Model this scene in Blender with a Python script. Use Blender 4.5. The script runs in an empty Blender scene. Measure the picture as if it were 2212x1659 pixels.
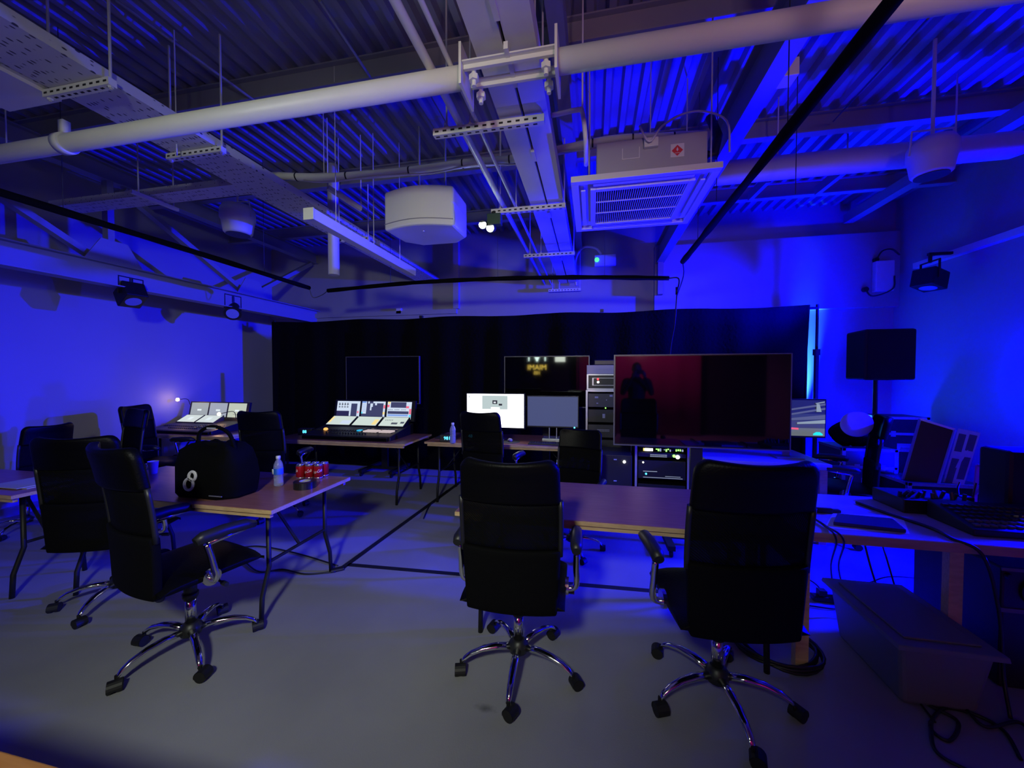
import bpy, bmesh, math, random
from mathutils import Vector, Matrix
random.seed(7)
R = math.radians
C = bpy.context.scene.collection
# ------------------------------------------------------------------ camera / world / exposure
F_PX, YAW, PITCH, CAM_Z = 830.0, R(11.8), R(1.48), 1.55
cam_d = bpy.data.cameras.new('camera'); cam = bpy.data.objects.new('camera', cam_d); C.objects.link(cam)
cam_d.sensor_fit = 'HORIZONTAL'; cam_d.sensor_width = 36.0; cam_d.lens = F_PX/2212*36.0
cam_d.clip_start = 0.02; cam_d.clip_end = 60
cam.location = (0, 0, CAM_Z); cam.rotation_euler = (R(90)-PITCH, 0, YAW)
bpy.context.scene.camera = cam
vs = bpy.context.scene.view_settings
vs.view_transform = 'Standard'; vs.look = 'None'; vs.gamma = 1; vs.use_curve_mapping = False; vs.exposure = 0.0
w = bpy.data.worlds.new('world'); bpy.context.scene.world = w; w.use_nodes = True
w.node_tree.nodes['Background'].inputs[0].default_value = (0.0, 0.0, 0.02, 1)
w.node_tree.nodes['Background'].inputs[1].default_value = 0.05

def light(kind, name, loc, target, power, col, size=0.2, spot=90, blend=0.6):
    d = bpy.data.lights.new(name, kind); d.energy = power; d.color = col
    if kind == 'AREA': d.size = size
    elif kind == 'SPOT': d.spot_size = R(spot); d.spot_blend = blend; d.shadow_soft_size = size
    else: d.shadow_soft_size = size
    o = bpy.data.objects.new(name, d); C.objects.link(o); o.location = loc
    if target is not None:
        o.rotation_euler = (Vector(target)-Vector(loc)).to_track_quat('-Z', 'Y').to_euler()
    return o
BL = (0.0, 0.0, 1.0)
light('SPOT', 'flood_beam_left', (3.70, 5.40, 2.60), (-6.2, 4.3, 1.15), 4200, BL, 0.04, 64, 0.9)
light('SPOT', 'flood_beam_up', (3.3, 5.2, 0.45), (2.0, 3.8, 4.0), 3300, BL, 0.08, 62, 0.9)
light('SPOT', 'flood_beam_centre', (1.45, 5.25, 0.45), (0.0, 3.1, 4.0), 1650, BL, 0.08, 84, 0.9)
light('SPOT', 'flood_beam_wall', (3.35, 4.90, 0.5), (1.4, 6.5, 2.9), 2900, BL, 0.10, 96, 0.9)
light('SPOT', 'flood_beam_back', (3.66, 5.42, 2.60), (-1.0, 6.5, 3.0), 1900, BL, 0.04, 60, 1.0)
light('POINT', 'flood_glow_wall', (3.98, 4.50, 1.50), None, 70, BL, 0.06)
light('SPOT', 'flood_spill', (3.9, 3.6, 1.95), (1.8, 2.7, 0.5), 2400, BL, 0.10, 96, 0.7)
light('SPOT', 'flood_low', (3.9, 3.35, 0.5), (1.6, 3.0, 0.0), 2600, BL, 0.08, 60, 0.9)
light('SPOT', 'hot_uplight_beam', (2.92, 6.28, 0.42), (2.97, 6.50, 1.30), 2600, (0.05, 0.36, 1.0), 0.03, 26, 0.8)
light('POINT', 'hot_uplight_spill', (3.05, 6.12, 0.62), None, 150, BL, 0.05)
light('SPOT', 'rear_work_lamp', (-0.45, -0.9, 2.5), (-1.55, 2.0, 1.45), 275, (0.93, 1.0, 0.84), 0.14, 98, 1.0)
light('AREA', 'sign_wash', (-1.1, -2.75, 2.15), (-0.8, 3.0, 1.2), 3, (0.90, 1.0, 0.86), 0.35)
light('SPOT', 'curtain_wash_pink', (1.3, -1.5, 3.2), (1.2, -3.1, 1.2), 300, (1.0, 0.20, 0.8), 0.3, 140, 1.0)
light('SPOT', 'rear_right_wash', (1.0, -1.6, 2.2), (0.25, 2.4, 2.9), 110, (1.0, 0.62, 0.75), 0.15, 62, 1.0)

# ------------------------------------------------------------------ helpers
def ray(px, py):
    u = (px-1106)/F_PX; v = (829.5-py)/F_PX
    y = math.cos(PITCH)+v*math.sin(PITCH); z = -math.sin(PITCH)+v*math.cos(PITCH)
    return Vector((u*math.cos(YAW)-y*math.sin(YAW), u*math.sin(YAW)+y*math.cos(YAW), z))
def atz(px, py, z): r = ray(px, py); t = (z-CAM_Z)/r.z; return Vector((0, 0, CAM_Z))+r*t
def aty(px, py, Y): r = ray(px, py); return Vector((0, 0, CAM_Z))+r*(Y/r.y)
def atx(px, py, X): r = ray(px, py); return Vector((0, 0, CAM_Z))+r*(X/r.x)

MATS = {}
def mat(name, col=(.5, .5, .5), rough=.5, metal=0, emit=None, es=1.0, bump=0, bscale=60, var=0, vscale=8, alpha=1, trans=0, ior=1.5, sheen=0, spec=None):
    if name in MATS: return MATS[name]
    m = bpy.data.materials.new(name); m.use_nodes = True; nt = m.node_tree; b = nt.nodes['Principled BSDF']
    b.inputs['Base Color'].default_value = (*col, 1); b.inputs['Roughness'].default_value = rough; b.inputs['Metallic'].default_value = metal
    b.inputs['IOR'].default_value = ior
    if emit: b.inputs['Emission Color'].default_value = (*emit, 1); b.inputs['Emission Strength'].default_value = es
    if alpha < 1: b.inputs['Alpha'].default_value = alpha
    if trans: b.inputs['Transmission Weight'].default_value = trans
    if spec is not None: b.inputs['Specular IOR Level'].default_value = spec
    if var or bump:
        tc = nt.nodes.new('ShaderNodeTexCoord')
        if var:
            n = nt.nodes.new('ShaderNodeTexNoise'); n.inputs['Scale'].default_value = vscale; n.inputs['Detail'].default_value = 5
            nt.links.new(tc.outputs['Object'], n.inputs['Vector'])
            mx = nt.nodes.new('ShaderNodeMix'); mx.data_type = 'RGBA'
            mx.inputs[6].default_value = (*[c*(1-var) for c in col], 1); mx.inputs[7].default_value = (*[min(1, c*(1+var)) for c in col], 1)
            nt.links.new(n.outputs['Fac'], mx.inputs[0]); nt.links.new(mx.outputs[2], b.inputs['Base Color'])
        if bump:
            n2 = nt.nodes.new('ShaderNodeTexNoise'); n2.inputs['Scale'].default_value = bscale; n2.inputs['Detail'].default_value = 3
            nt.links.new(tc.outputs['Object'], n2.inputs['Vector'])
            bp = nt.nodes.new('ShaderNodeBump'); bp.inputs['Strength'].default_value = bump; bp.inputs['Distance'].default_value = .01
            nt.links.new(n2.outputs['Fac'], bp.inputs['Height']); nt.links.new(bp.outputs['Normal'], b.inputs['Normal'])
    MATS[name] = m; return m
def emis(name, col, s=1.0): return mat(name, (0.01, 0.01, 0.01), .6, emit=col, es=s)
def wood_mat(name, c1, c2, rough=.35, scale=3):
    if name in MATS: return MATS[name]
    m = mat(name, c1, rough); nt = m.node_tree; b = nt.nodes['Principled BSDF']
    tc = nt.nodes.new('ShaderNodeTexCoord'); mp = nt.nodes.new('ShaderNodeMapping'); mp.inputs['Scale'].default_value = (scale, scale*14, scale*4)
    n = nt.nodes.new('ShaderNodeTexNoise'); n.inputs['Scale'].default_value = 2; n.inputs['Detail'].default_value = 8
    r = nt.nodes.new('ShaderNodeValToRGB'); r.color_ramp.elements[0].color = (*c1, 1); r.color_ramp.elements[1].color = (*c2, 1)
    r.color_ramp.elements[0].position = .35; r.color_ramp.elements[1].position = .65
    nt.links.new(tc.outputs['Object'], mp.inputs[0]); nt.links.new(mp.outputs[0], n.inputs['Vector']); nt.links.new(n.outputs['Fac'], r.inputs[0]); nt.links.new(r.outputs[0], b.inputs['Base Color'])
    return m
paint = mat('white_wall_paint', (.32, .32, .33), .75, bump=.12, bscale=90, var=.04, vscale=3)
deckm = mat('galvanised_roof_deck', (.28, .28, .32), .5, .25, var=.05, vscale=4)
steel = mat('white_painted_steel', (.68, .69, .62), .45, bump=.05, bscale=40, var=.05)
steel2 = mat('grey_painted_steel', (.25, .255, .275), .5, var=.06)
galv = mat('galvanised_steel', (.62, .63, .60), .5, .2, var=.08, vscale=25)
plasw = mat('white_plastic', (.68, .68, .66), .4)
cream = mat('cream_housing', (.66, .68, .62), .55, bump=.08, bscale=200)
black = mat('black_plastic', (.012, .012, .013), .45)
blackm = mat('black_matt_metal', (.010, .010, .011), .5, .2)
fabric = mat('black_fabric', (.0018, .0018, .002), .85, bump=.3, bscale=300, spec=.1)
leather = mat('black_leather', (.0018, .0018, .0018), .45, bump=.15, bscale=120, spec=.12)
chrome = mat('polished_chrome', (.75, .75, .76), .12, 1.0)
rubber = mat('black_rubber', (.003, .003, .003), .6)
velvet = mat('black_drape_cloth', (.0015, .0015, .0018), .95, bump=.4, bscale=25, spec=.15)
alum = mat('aluminium_edging', (.62, .63, .66), .35, .6)
screenoff = mat('glossy_dark_glass', (.002, .002, .003), .04, ior=1.8)
bezel = mat('dark_bezel', (.015, .015, .017), .35)
woodt = wood_mat('brown_laminate_wood', (.26, .10, .075), (.34, .15, .10), .3)
woode = wood_mat('pale_plywood_edge', (.50, .33, .16), (.62, .43, .22), .5, 6)
woodp = wood_mat('orange_pine_wood', (.34, .14, .03), (.42, .19, .05), .45, 2)
darkgr = mat('dark_grey_plastic', (.035, .035, .04), .4)
ledw = emis('white_led', (1, .98, .9), 6); ledg = emis('green_led', (.25, 1, .12), 3); ledb = emis('blue_led', (.05, .45, 1), 4)
ledr = emis('red_led', (1, .04, .05), 3); ledo = emis('orange_led', (1, .38, .06), 3)
def meshcloth():
    m = mat('open_weave_mesh', (.002, .002, .0022), .8, spec=.1); nt = m.node_tree; b = nt.nodes['Principled BSDF']; out = nt.nodes['Material Output']
    tr = nt.nodes.new('ShaderNodeBsdfTransparent'); mx = nt.nodes.new('ShaderNodeMixShader')
    tc = nt.nodes.new('ShaderNodeTexCoord'); n = nt.nodes.new('ShaderNodeTexWave'); n.inputs['Scale'].default_value = 60; n.bands_direction = 'DIAGONAL'
    mr = nt.nodes.new('ShaderNodeMath'); mr.operation = 'MULTIPLY'; mr.inputs[1].default_value = .16
    nt.links.new(tc.outputs['Object'], n.inputs['Vector']); nt.links.new(n.outputs['Fac'], mr.inputs[0]); nt.links.new(mr.outputs[0], mx.inputs[0])
    nt.links.new(b.outputs[0], mx.inputs[1]); nt.links.new(tr.outputs[0], mx.inputs[2]); nt.links.new(mx.outputs[0], out.inputs[0])
    return m
meshm = meshcloth()

class MB:
    def __init__(s): s.v = []; s.f = []; s.mi = []; s.cur = 0; s.T = None
    def mat(s, i): s.cur = i; return s
    def add(s, vs_, fs):
        o = len(s.v)
        s.v += [tuple((s.T @ Vector(p)) if s.T else Vector(p)) for p in vs_]
        for f in fs: s.f.append([o+i for i in f]); s.mi.append(s.cur)
        return s
    def box(s, x0, y0, z0, x1, y1, z1):
        return s.add([(x0,y0,z0),(x1,y0,z0),(x1,y1,z0),(x0,y1,z0),(x0,y0,z1),(x1,y0,z1),(x1,y1,z1),(x0,y1,z1)],
                     [(0,3,2,1),(4,5,6,7),(0,1,5,4),(1,2,6,5),(2,3,7,6),(3,0,4,7)])
    def cbox(s, c, d, rot=None):
        M = Matrix.Translation(c) @ (rot.to_4x4() if rot else Matrix())
        a, b, e = d[0]/2, d[1]/2, d[2]/2
        P = [M @ Vector(p) for p in [(-a,-b,-e),(a,-b,-e),(a,b,-e),(-a,b,-e),(-a,-b,e),(a,-b,e),(a,b,e),(-a,b,e)]]
        return s.add(P, [(0,3,2,1),(4,5,6,7),(0,1,5,4),(1,2,6,5),(2,3,7,6),(3,0,4,7)])
    def bar(s, p0, p1, wd, ht, up=(0,0,1)):          # rectangular bar between two points
        p0, p1 = Vector(p0), Vector(p1); d = (p1-p0); L = d.length; d.normalize(); upv = Vector(up)
        if abs(d.dot(upv)) > .98: upv = Vector((1,0,0))
        x = d.cross(upv).normalized(); z = x.cross(d).normalized()
        M = Matrix((x, d, z)).transposed()
        return s.cbox((p0+p1)/2, (wd, L, ht), M)
    def tube(s, path, r, n=10, cap=True):
        path = [Vector(p) for p in path]; rs = r if isinstance(r, (list, tuple)) else [r]*len(path)
        rings = []; prev = None
        for i, p in enumerate(path):
            d = (path[min(i+1, len(path)-1)]-path[max(i-1, 0)])
            if d.length < 1e-9: d = Vector((0,0,1))
            d.normalize()
            if prev is None:
                a = Vector((0,0,1)) if abs(d.z) < .9 else Vector((1,0,0))
                x = d.cross(a).normalized()
            else: x = (prev-d*prev.dot(d)).normalized()
            prev = x; y = d.cross(x)
            rings.append([p+(x*math.cos(2*math.pi*k/n)+y*math.sin(2*math.pi*k/n))*rs[i] for k in range(n)])
        vv = [q for g in rings for q in g]; ff = []
        for i in range(len(path)-1):
            for k in range(n):
                k2 = (k+1) % n; ff.append((i*n+k, i*n+k2, (i+1)*n+k2, (i+1)*n+k))
        if cap: ff.append(tuple(range(n))[::-1]); ff.append(tuple((len(path)-1)*n+k for k in range(n)))
        return s.add(vv, ff)
    def cyl(s, p0, p1, r, n=16): return s.tube([p0, p1], r, n)
    def lathe(s, prof, c=(0,0,0), n=24):              # prof: (r,z)
        vv = []; ff = []
        for r, z in prof:
            for k in range(n): a = 2*math.pi*k/n; vv.append((c[0]+r*math.cos(a), c[1]+r*math.sin(a), c[2]+z))
        for i in range(len(prof)-1):
            for k in range(n):
                k2 = (k+1) % n; ff.append((i*n+k, i*n+k2, (i+1)*n+k2, (i+1)*n+k))
        ff.append(tuple(range(n))[::-1]); ff.append(tuple((len(prof)-1)*n+k for k in range(n)))
        return s.add(vv, ff)
    def sheet(s, fn, nu, nv):
        vv = [fn(i/nu, j/nv) for j in range(nv+1) for i in range(nu+1)]
        return s.add(vv, [(j*(nu+1)+i, j*(nu+1)+i+1, (j+1)*(nu+1)+i+1, (j+1)*(nu+1)+i) for j in range(nv) for i in range(nu)])
    def rrect(s, o, ux, uy, w_, h, r, th, n=5):         # rounded plate, centre o, axes ux uy, thickness th
        o, ux, uy = Vector(o), Vector(ux).normalized(), Vector(uy).normalized(); nz = ux.cross(uy); pts = []
        for cx, cy, a0 in ((w_/2-r, h/2-r, 0), (-w_/2+r, h/2-r, 90), (-w_/2+r, -h/2+r, 180), (w_/2-r, -h/2+r, 270)):
            for k in range(n+1):
                a = R(a0+90*k/n); pts.append((cx+r*math.cos(a), cy+r*math.sin(a)))
        return s.poly3(o, ux, uy, nz, pts, th)
    def poly3(s, o, ux, uy, nz, pts, th):
        m = len(pts); vv = [o+ux*x+uy*y-nz*th/2 for x, y in pts]+[o+ux*x+uy*y+nz*th/2 for x, y in pts]
        ff = [tuple(range(m))[::-1], tuple(range(m, 2*m))]+[(k, (k+1) % m, m+(k+1) % m, m+k) for k in range(m)]
        return s.add(vv, ff)
    def build(s, name, m, parent=None, bevel=0, smooth=False, solid=0, off=None, sub=0):
        me = bpy.data.meshes.new(name); off = Vector(off) if off is not None else Vector((0,0,0))
        me.from_pydata([tuple(Vector(p)-off) for p in s.v], [], s.f)
        ms = m if isinstance(m, (list, tuple)) else [m]
        for q in ms: me.materials.append(q)
        me.polygons.foreach_set('material_index', [min(i, len(ms)-1) for i in s.mi])
        if smooth:
            me.polygons.foreach_set('use_smooth', [len(f) <= 4 for f in s.f])
        me.update()
        bm = bmesh.new(); bm.from_mesh(me); bmesh.ops.recalc_face_normals(bm, faces=bm.faces); bm.to_mesh(me); bm.free()
        o = bpy.data.objects.new(name, me); C.objects.link(o)
        if parent: o.parent = parent
        if solid: q = o.modifiers.new('solid', 'SOLIDIFY'); q.thickness = solid; q.offset = 0
        if bevel: q = o.modifiers.new('bevel', 'BEVEL'); q.width = bevel; q.segments = 2; q.limit_method = 'ANGLE'
        if sub: q = o.modifiers.new('sub', 'SUBSURF'); q.levels = sub; q.render_levels = sub
        return o
def tag(o, label=None, cat=None, group=None, kind=None):
    if label: o['label'] = label
    if cat: o['category'] = cat
    if group: o['group'] = group
    if kind: o['kind'] = kind
    return o
class Thing:
    def __init__(s, name, loc, label, cat, rz=0, group=None):
        s.o = bpy.data.objects.new(name, None); C.objects.link(s.o); s.o.location = loc; s.o.rotation_euler = (0,0,rz)
        s.loc = Vector(loc); s.o.empty_display_size = .05; tag(s.o, label, cat, group)
    def part(s, name, mb, m, world=False, parent=None, **k):
        # world=True: mesh written in room coordinates
        off = s.loc if world else None
        return mb.build(name, m, parent or s.o, off=off, **k)
def single(name, mb, m, label, cat, group=None, origin=None, **k):
    if origin is None:
        xs = [p[0] for p in mb.v]; ys = [p[1] for p in mb.v]; zs = [p[2] for p in mb.v]
        origin = ((min(xs)+max(xs))/2, (min(ys)+max(ys))/2, min(zs))
    o = mb.build(name, m, None, off=origin, **k); o.location = origin
    return tag(o, label, cat, group)
def struct(name, mb, m, **k):
    o = mb.build(name, m, None, **k); o['kind'] = 'structure'; return o
def copy_tree(o, parent=None):
    c = o.copy(); C.objects.link(c); c.parent = parent
    for ch in [x for x in bpy.data.objects if x.parent == o]: copy_tree(ch, c)
    return c
def place(o, loc, rz=0, label=None, group=None):
    o.location = loc; o.rotation_euler = (0,0,rz)
    if label: o['label'] = label
    if group: o['group'] = group
    return o
def text_geo(txt, size, extr=0.0, shear=0, spacing=1):
    cu = bpy.data.curves.new('lettering', 'FONT'); cu.body = txt; cu.size = size; cu.extrude = extr; cu.shear = shear; cu.align_x = 'CENTER'; cu.align_y = 'CENTER'; cu.space_character = spacing
    cu.resolution_u = 3
    ob = bpy.data.objects.new('lettering_tmp', cu); C.objects.link(ob)
    dg = bpy.context.evaluated_depsgraph_get(); dg.update()
    me = bpy.data.meshes.new_from_object(ob.evaluated_get(dg))
    vv = [tuple(v.co) for v in me.vertices]; ff = [tuple(p.vertices) for p in me.polygons]
    bpy.data.objects.remove(ob); bpy.data.curves.remove(cu); bpy.data.meshes.remove(me)
    return vv, ff
def catmull(pts, n=6):
    P = [Vector(p) for p in pts]; P = [P[0]*2-P[1]]+P+[P[-1]*2-P[-2]]; out = []
    for i in range(1, len(P)-2):
        a, b, c, d = P[i-1:i+3]
        for k in range(n):
            t = k/n; out.append(.5*((2*b)+(c-a)*t+(2*a-5*b+4*c-d)*t*t+(3*b-a-3*c+d)*t*t*t))
    out.append(P[-2]); return out

XL, XR, YB, YF, ZD = -6.2, 4.2, 6.5, -3.3, 4.0
# ------------------------------------------------------------------ setting
def floor_mat():
    m = mat('grey_vinyl_floor', (.20, .20, .20), .55); nt = m.node_tree; b = nt.nodes['Principled BSDF']
    tc = nt.nodes.new('ShaderNodeTexCoord')
    n = nt.nodes.new('ShaderNodeTexNoise'); n.inputs['Scale'].default_value = 1.3; n.inputs['Detail'].default_value = 8
    n2 = nt.nodes.new('ShaderNodeTexNoise'); n2.inputs['Scale'].default_value = 160; n2.inputs['Detail'].default_value = 2
    r = nt.nodes.new('ShaderNodeValToRGB'); r.color_ramp.elements[0].color = (.23, .23, .235, 1); r.color_ramp.elements[1].color = (.30, .30, .297, 1)
    r.color_ramp.elements[0].position = .3; r.color_ramp.elements[1].position = .7
    nt.links.new(tc.outputs['Object'], n.inputs['Vector']); nt.links.new(tc.outputs['Object'], n2.inputs['Vector'])
    nt.links.new(n.outputs['Fac'], r.inputs[0])
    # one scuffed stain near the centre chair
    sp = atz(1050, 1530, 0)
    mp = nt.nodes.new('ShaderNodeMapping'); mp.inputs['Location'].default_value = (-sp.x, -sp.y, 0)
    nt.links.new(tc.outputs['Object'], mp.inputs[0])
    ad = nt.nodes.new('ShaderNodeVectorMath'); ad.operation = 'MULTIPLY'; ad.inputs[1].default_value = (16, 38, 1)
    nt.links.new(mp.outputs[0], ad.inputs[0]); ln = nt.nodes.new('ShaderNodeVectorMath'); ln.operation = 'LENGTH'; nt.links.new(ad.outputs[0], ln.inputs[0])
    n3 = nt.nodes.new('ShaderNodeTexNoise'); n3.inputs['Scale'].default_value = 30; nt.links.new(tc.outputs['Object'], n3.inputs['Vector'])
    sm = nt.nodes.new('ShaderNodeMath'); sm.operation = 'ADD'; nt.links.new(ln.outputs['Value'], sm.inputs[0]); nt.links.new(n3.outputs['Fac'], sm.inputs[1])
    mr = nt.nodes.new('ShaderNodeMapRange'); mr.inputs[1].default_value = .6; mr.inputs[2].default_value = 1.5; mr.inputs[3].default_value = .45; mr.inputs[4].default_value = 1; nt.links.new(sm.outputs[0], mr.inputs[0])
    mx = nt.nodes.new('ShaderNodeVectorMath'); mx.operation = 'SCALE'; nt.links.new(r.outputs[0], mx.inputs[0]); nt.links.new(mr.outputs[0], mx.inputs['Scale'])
    nt.links.new(mx.outputs[0], b.inputs['Base Color'])
    bp = nt.nodes.new('ShaderNodeBump'); bp.inputs['Strength'].default_value = .15; bp.inputs['Distance'].default_value = .004
    nt.links.new(n2.outputs['Fac'], bp.inputs['Height']); nt.links.new(bp.outputs[0], b.inputs['Normal'])
    return m
struct('floor', MB().box(XL-.2, YF-.2, -.1, XR+.2, YB+.2, 0), floor_mat())
struct('wall_left', MB().box(XL-.2, YF-.2, 0, XL, YB+.2, ZD+.2), paint)
struct('wall_right', MB().box(XR, YF-.2, 0, XR+.2, YB+.2, ZD+.2), paint)
struct('wall_back', MB().box(XL, YB, 0, XR, YB+.2, ZD+.2), paint)
struct('wall_front', MB().box(XL, YF-.2, 0, XR, YF, ZD+.2), mat('dark_wall_paint', (.03, .03, .035), .8, var=.1))
m_ = MB(); x = XL; pr = []
while x < XR+.01:
    pr += [(x, ZD), (x+.045, ZD), (x+.065, ZD+.05), (x+.13, ZD+.05)]; x += .15
m_.add([(a, YF, b) for a, b in pr]+[(a, YB, b) for a, b in pr], [(i, i+1, len(pr)+i+1, len(pr)+i) for i in range(len(pr)-1)])
struct('ceiling', m_, deckm, solid=.004)
struct('trim_1', MB().box(.95, YB-.10, 2.50, XR-.002, YB, 3.55), paint)           # boxed-out upper wall, right
struct('trim_2', MB().box(XL+.002, YB-.05, 2.62, -2.35, YB, 2.70).box(-2.40, YB-.07, 2.70, -2.30, YB, 4.0), paint)
struct('baseboard_left', MB().box(XL, YF, 0, XL+.015, YB, .1), steel2)
struct('baseboard_back', MB().box(XL+.015, YB-.015, 0, XR, YB, .1), steel2)
struct('baseboard_right', MB().box(XR-.015, YF, 0, XR, YB-.015, .1), steel2)

def ibeam(mb, p0, p1, wd, ht, t=.012):
    p0, p1 = Vector(p0), Vector(p1); d = (p1-p0).normalized()
    mb.bar(p0-Vector((0,0,ht/2-t/2)), p1-Vector((0,0,ht/2-t/2)), wd, t); mb.bar(p0+Vector((0,0,ht/2-t/2)), p1+Vector((0,0,ht/2-t/2)), wd, t)
    mb.bar(p0, p1, t, ht-2*t); return mb
# roof beams crossing the room
for i, (Y, lb) in enumerate([(1.32, 'nearest roof purlin crossing above the thick white pipe'), (2.76, 'second roof purlin crossing just in front of the air conditioner'), (4.2, 'third roof purlin crossing behind the curved white housing'), (5.62, 'roof purlin crossing closest to the back wall')]):
    single('roof_purlin', ibeam(MB(), (XL, Y, ZD-.09), (XR, Y, ZD-.09), .09, .18), steel2, 'grey steel '+lb, 'roof beam', 'purlins under the metal deck')
single('roof_beam', ibeam(MB(), (-.22, YF, ZD-.29), (-.22, YB, ZD-.29), .10, .22), steel2, 'steel beam running lengthwise just right of the wide central trunking', 'roof beam')
single('roof_beam', ibeam(MB(), (1.02, YF, 3.42), (1.02, YB-.1, 3.42), .11, .30), steel2, 'steel beam running lengthwise from upper right down to the back wall', 'roof beam')
single('wall_post', MB().box(.98, YB-.22, 2.78, 1.06, YB-.10, 3.27), steel2, 'short pale post below the end of the lengthwise roof beam on the back wall', 'post')
single('roof_beam', MB().box(3.50, YF, 3.70, 3.62, YB-.1, 3.82), steel2, 'bright blue lit beam high at the far right along the wall', 'roof beam')
# left truss
t = Thing('roof_truss', (-5.2, 4.0, 2.5), 'deep grey steel truss with diagonals running along the left wall', 'truss')
t.part('bottom_chord', ibeam(MB(), (-5.2, YF, 2.64), (-5.2, YB, 2.64), .16, .24), steel2, True)
t.part('top_chord', ibeam(MB(), (-5.2, YF, 3.74), (-5.2, YB, 3.74), .12, .18), steel2, True)
for a, b in (((3.26, 2.75), (3.26, 3.66)), ((3.40, 3.62), (4.95, 2.78)), ((5.05, 2.78), (6.35, 3.62)), ((3.1, 2.8), (1.6, 3.62)), ((1.4, 2.75), (1.4, 3.66)), ((-.2, 3.62), (1.3, 2.8))):
    t.part('brace', MB().bar((-5.2, a[0], a[1]), (-5.2, b[0], b[1]), .06, .08, (1,0,0)), steel2, True)
for Y in (3.26, 5.0):
    t.part('gusset_plate', MB().poly3(Vector((-5.12, Y, 2.76)), Vector((0,1,0)), Vector((0,0,1)), Vector((1,0,0)), [(-.26,0),(.26,0),(.12,.24),(-.12,.24)], .012), steel2, True)

# ------------------------------------------------------------------ hung services
# main white pipe
Yp, Zp = 1.83, 3.0
def pipe_thing(x0, x1, label):
    t = Thing('tie_pipe', ((x0+x1)/2, Yp, Zp-.05), label, 'pipe', group='thick white tie pipes')
    t.part('tube', MB().cyl((x0, Yp, Zp), (x1, Yp, Zp), .052, 28), steel, True, smooth=True)
    return t
xa, xb = aty(1008, 170, Yp).x, aty(1205, 140, Yp).x
tp = pipe_thing(XL, xa, 'thick white round pipe crossing the ceiling left of the central trunking')
xc = aty(140, 310, Yp).x
tp.part('pipe_collar', MB().cyl((xc-.03, Yp, Zp), (xc+.03, Yp, Zp), .062, 28).box(xc-.02, Yp-.02, Zp+.05, xc+.02, Yp+.02, Zp+.14), steel, True, smooth=True)
tp.part('end_plate', MB().box(xa-.006, Yp-.10, Zp-.10, xa+.006, Yp+.10, Zp+.09), steel, True)
tp2 = pipe_thing(xb, XR, 'thick white round pipe crossing the ceiling right of the central trunking')
tp2.part('end_plate', MB().box(xb-.006, Yp-.10, Zp-.10, xb+.006, Yp+.10, Zp+.09), steel, True)
t = Thing('clamp_bracket', ((xa+xb)/2, Yp, Zp-.1), 'white bolted bracket under the central trunking joining both pipe ends', 'bracket')
for yy in (-.06, .06):
    t.part('cross_bar', MB().box(xa+.007, Yp+yy-.008, Zp-.015, xb-.007, Yp+yy+.008, Zp+.012).box(xa+.007, Yp+yy-.03, Zp+.005, xb-.007, Yp+yy+.03, Zp+.012), steel, True)
for xx in (xa+.05, xb-.05):
    for yy in (-.06, .06):
        t.part('bolt', MB().cyl((xx, Yp+yy+.02, Zp-.08), (xx, Yp+yy+.02, Zp+.04), .011, 10).tube([(xx, Yp+yy+.02, Zp-.055), (xx, Yp+yy+.02, Zp-.03)], .024, 6), steel, True)
t.part('stiffener', MB().box((xa+xb)/2-.01, Yp-.12, Zp+.002, (xa+xb)/2+.01, Yp+.12, Zp+.035), steel, True)

# central trunking: two lidded halves with a dark slot
pL, pR = atz(985, 0, 3.06), atz(1143, 0, 3.06)
cx0, cx1 = pL.x, pR.x
t = Thing('cable_trunking', ((cx0+cx1)/2, 2, 3.06), 'wide white double trunking with a dark slot running down the centre of the ceiling', 'trunking')
cm = (cx0+cx1)/2
t.part('trunk_half', MB().box(cx0, YF, 3.06, cm-.008, YB, 3.17), steel, True)
t.part('trunk_half', MB().box(cm+.008, YF, 3.06, cx1, YB, 3.17), steel, True)
t.part('slot_strip', MB().box(cm-.008, YF, 3.10, cm+.008, YB, 3.16), black, True)
for Y in (1.5, 2.6, 3.6, 5.0):
    t.part('cable_clip', MB().box(cm-.012, Y, 3.045, cm+.012, Y+.12, 3.10), steel, True)
for Y in (.9, 1.6):
    t.part('hanger_rod', MB().cyl((cm+.09, Y+.5, 3.17), (cm+.09, Y+.5, ZD), .005, 6), galv, True)

def slotted(mb, p0, p1, wd=.041, ht=.041, step=.05):
    p0, p1 = Vector(p0), Vector(p1); mb.mat(0).bar(p0, p1, wd, ht); d = (p1-p0); n = int(d.length/step); d.normalize()
    s_ = d.cross(Vector((0,0,1))).normalized()
    mb.mat(1)
    for k in range(n):
        c = p0+d*(step*(k+.5))
        for sg in (-1, 1): mb.bar(c-d*.012+s_*sg*(wd/2+.0004), c+d*.012+s_*sg*(wd/2+.0004), .001, .011)
        mb.bar(c-d*.012-Vector((0,0,ht/2+.0004)), c+d*.012-Vector((0,0,ht/2+.0004)), .011, .001)
    return mb.mat(0)
slotdark = mat('slot_shadow_black', (.01, .01, .01), .8)
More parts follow.
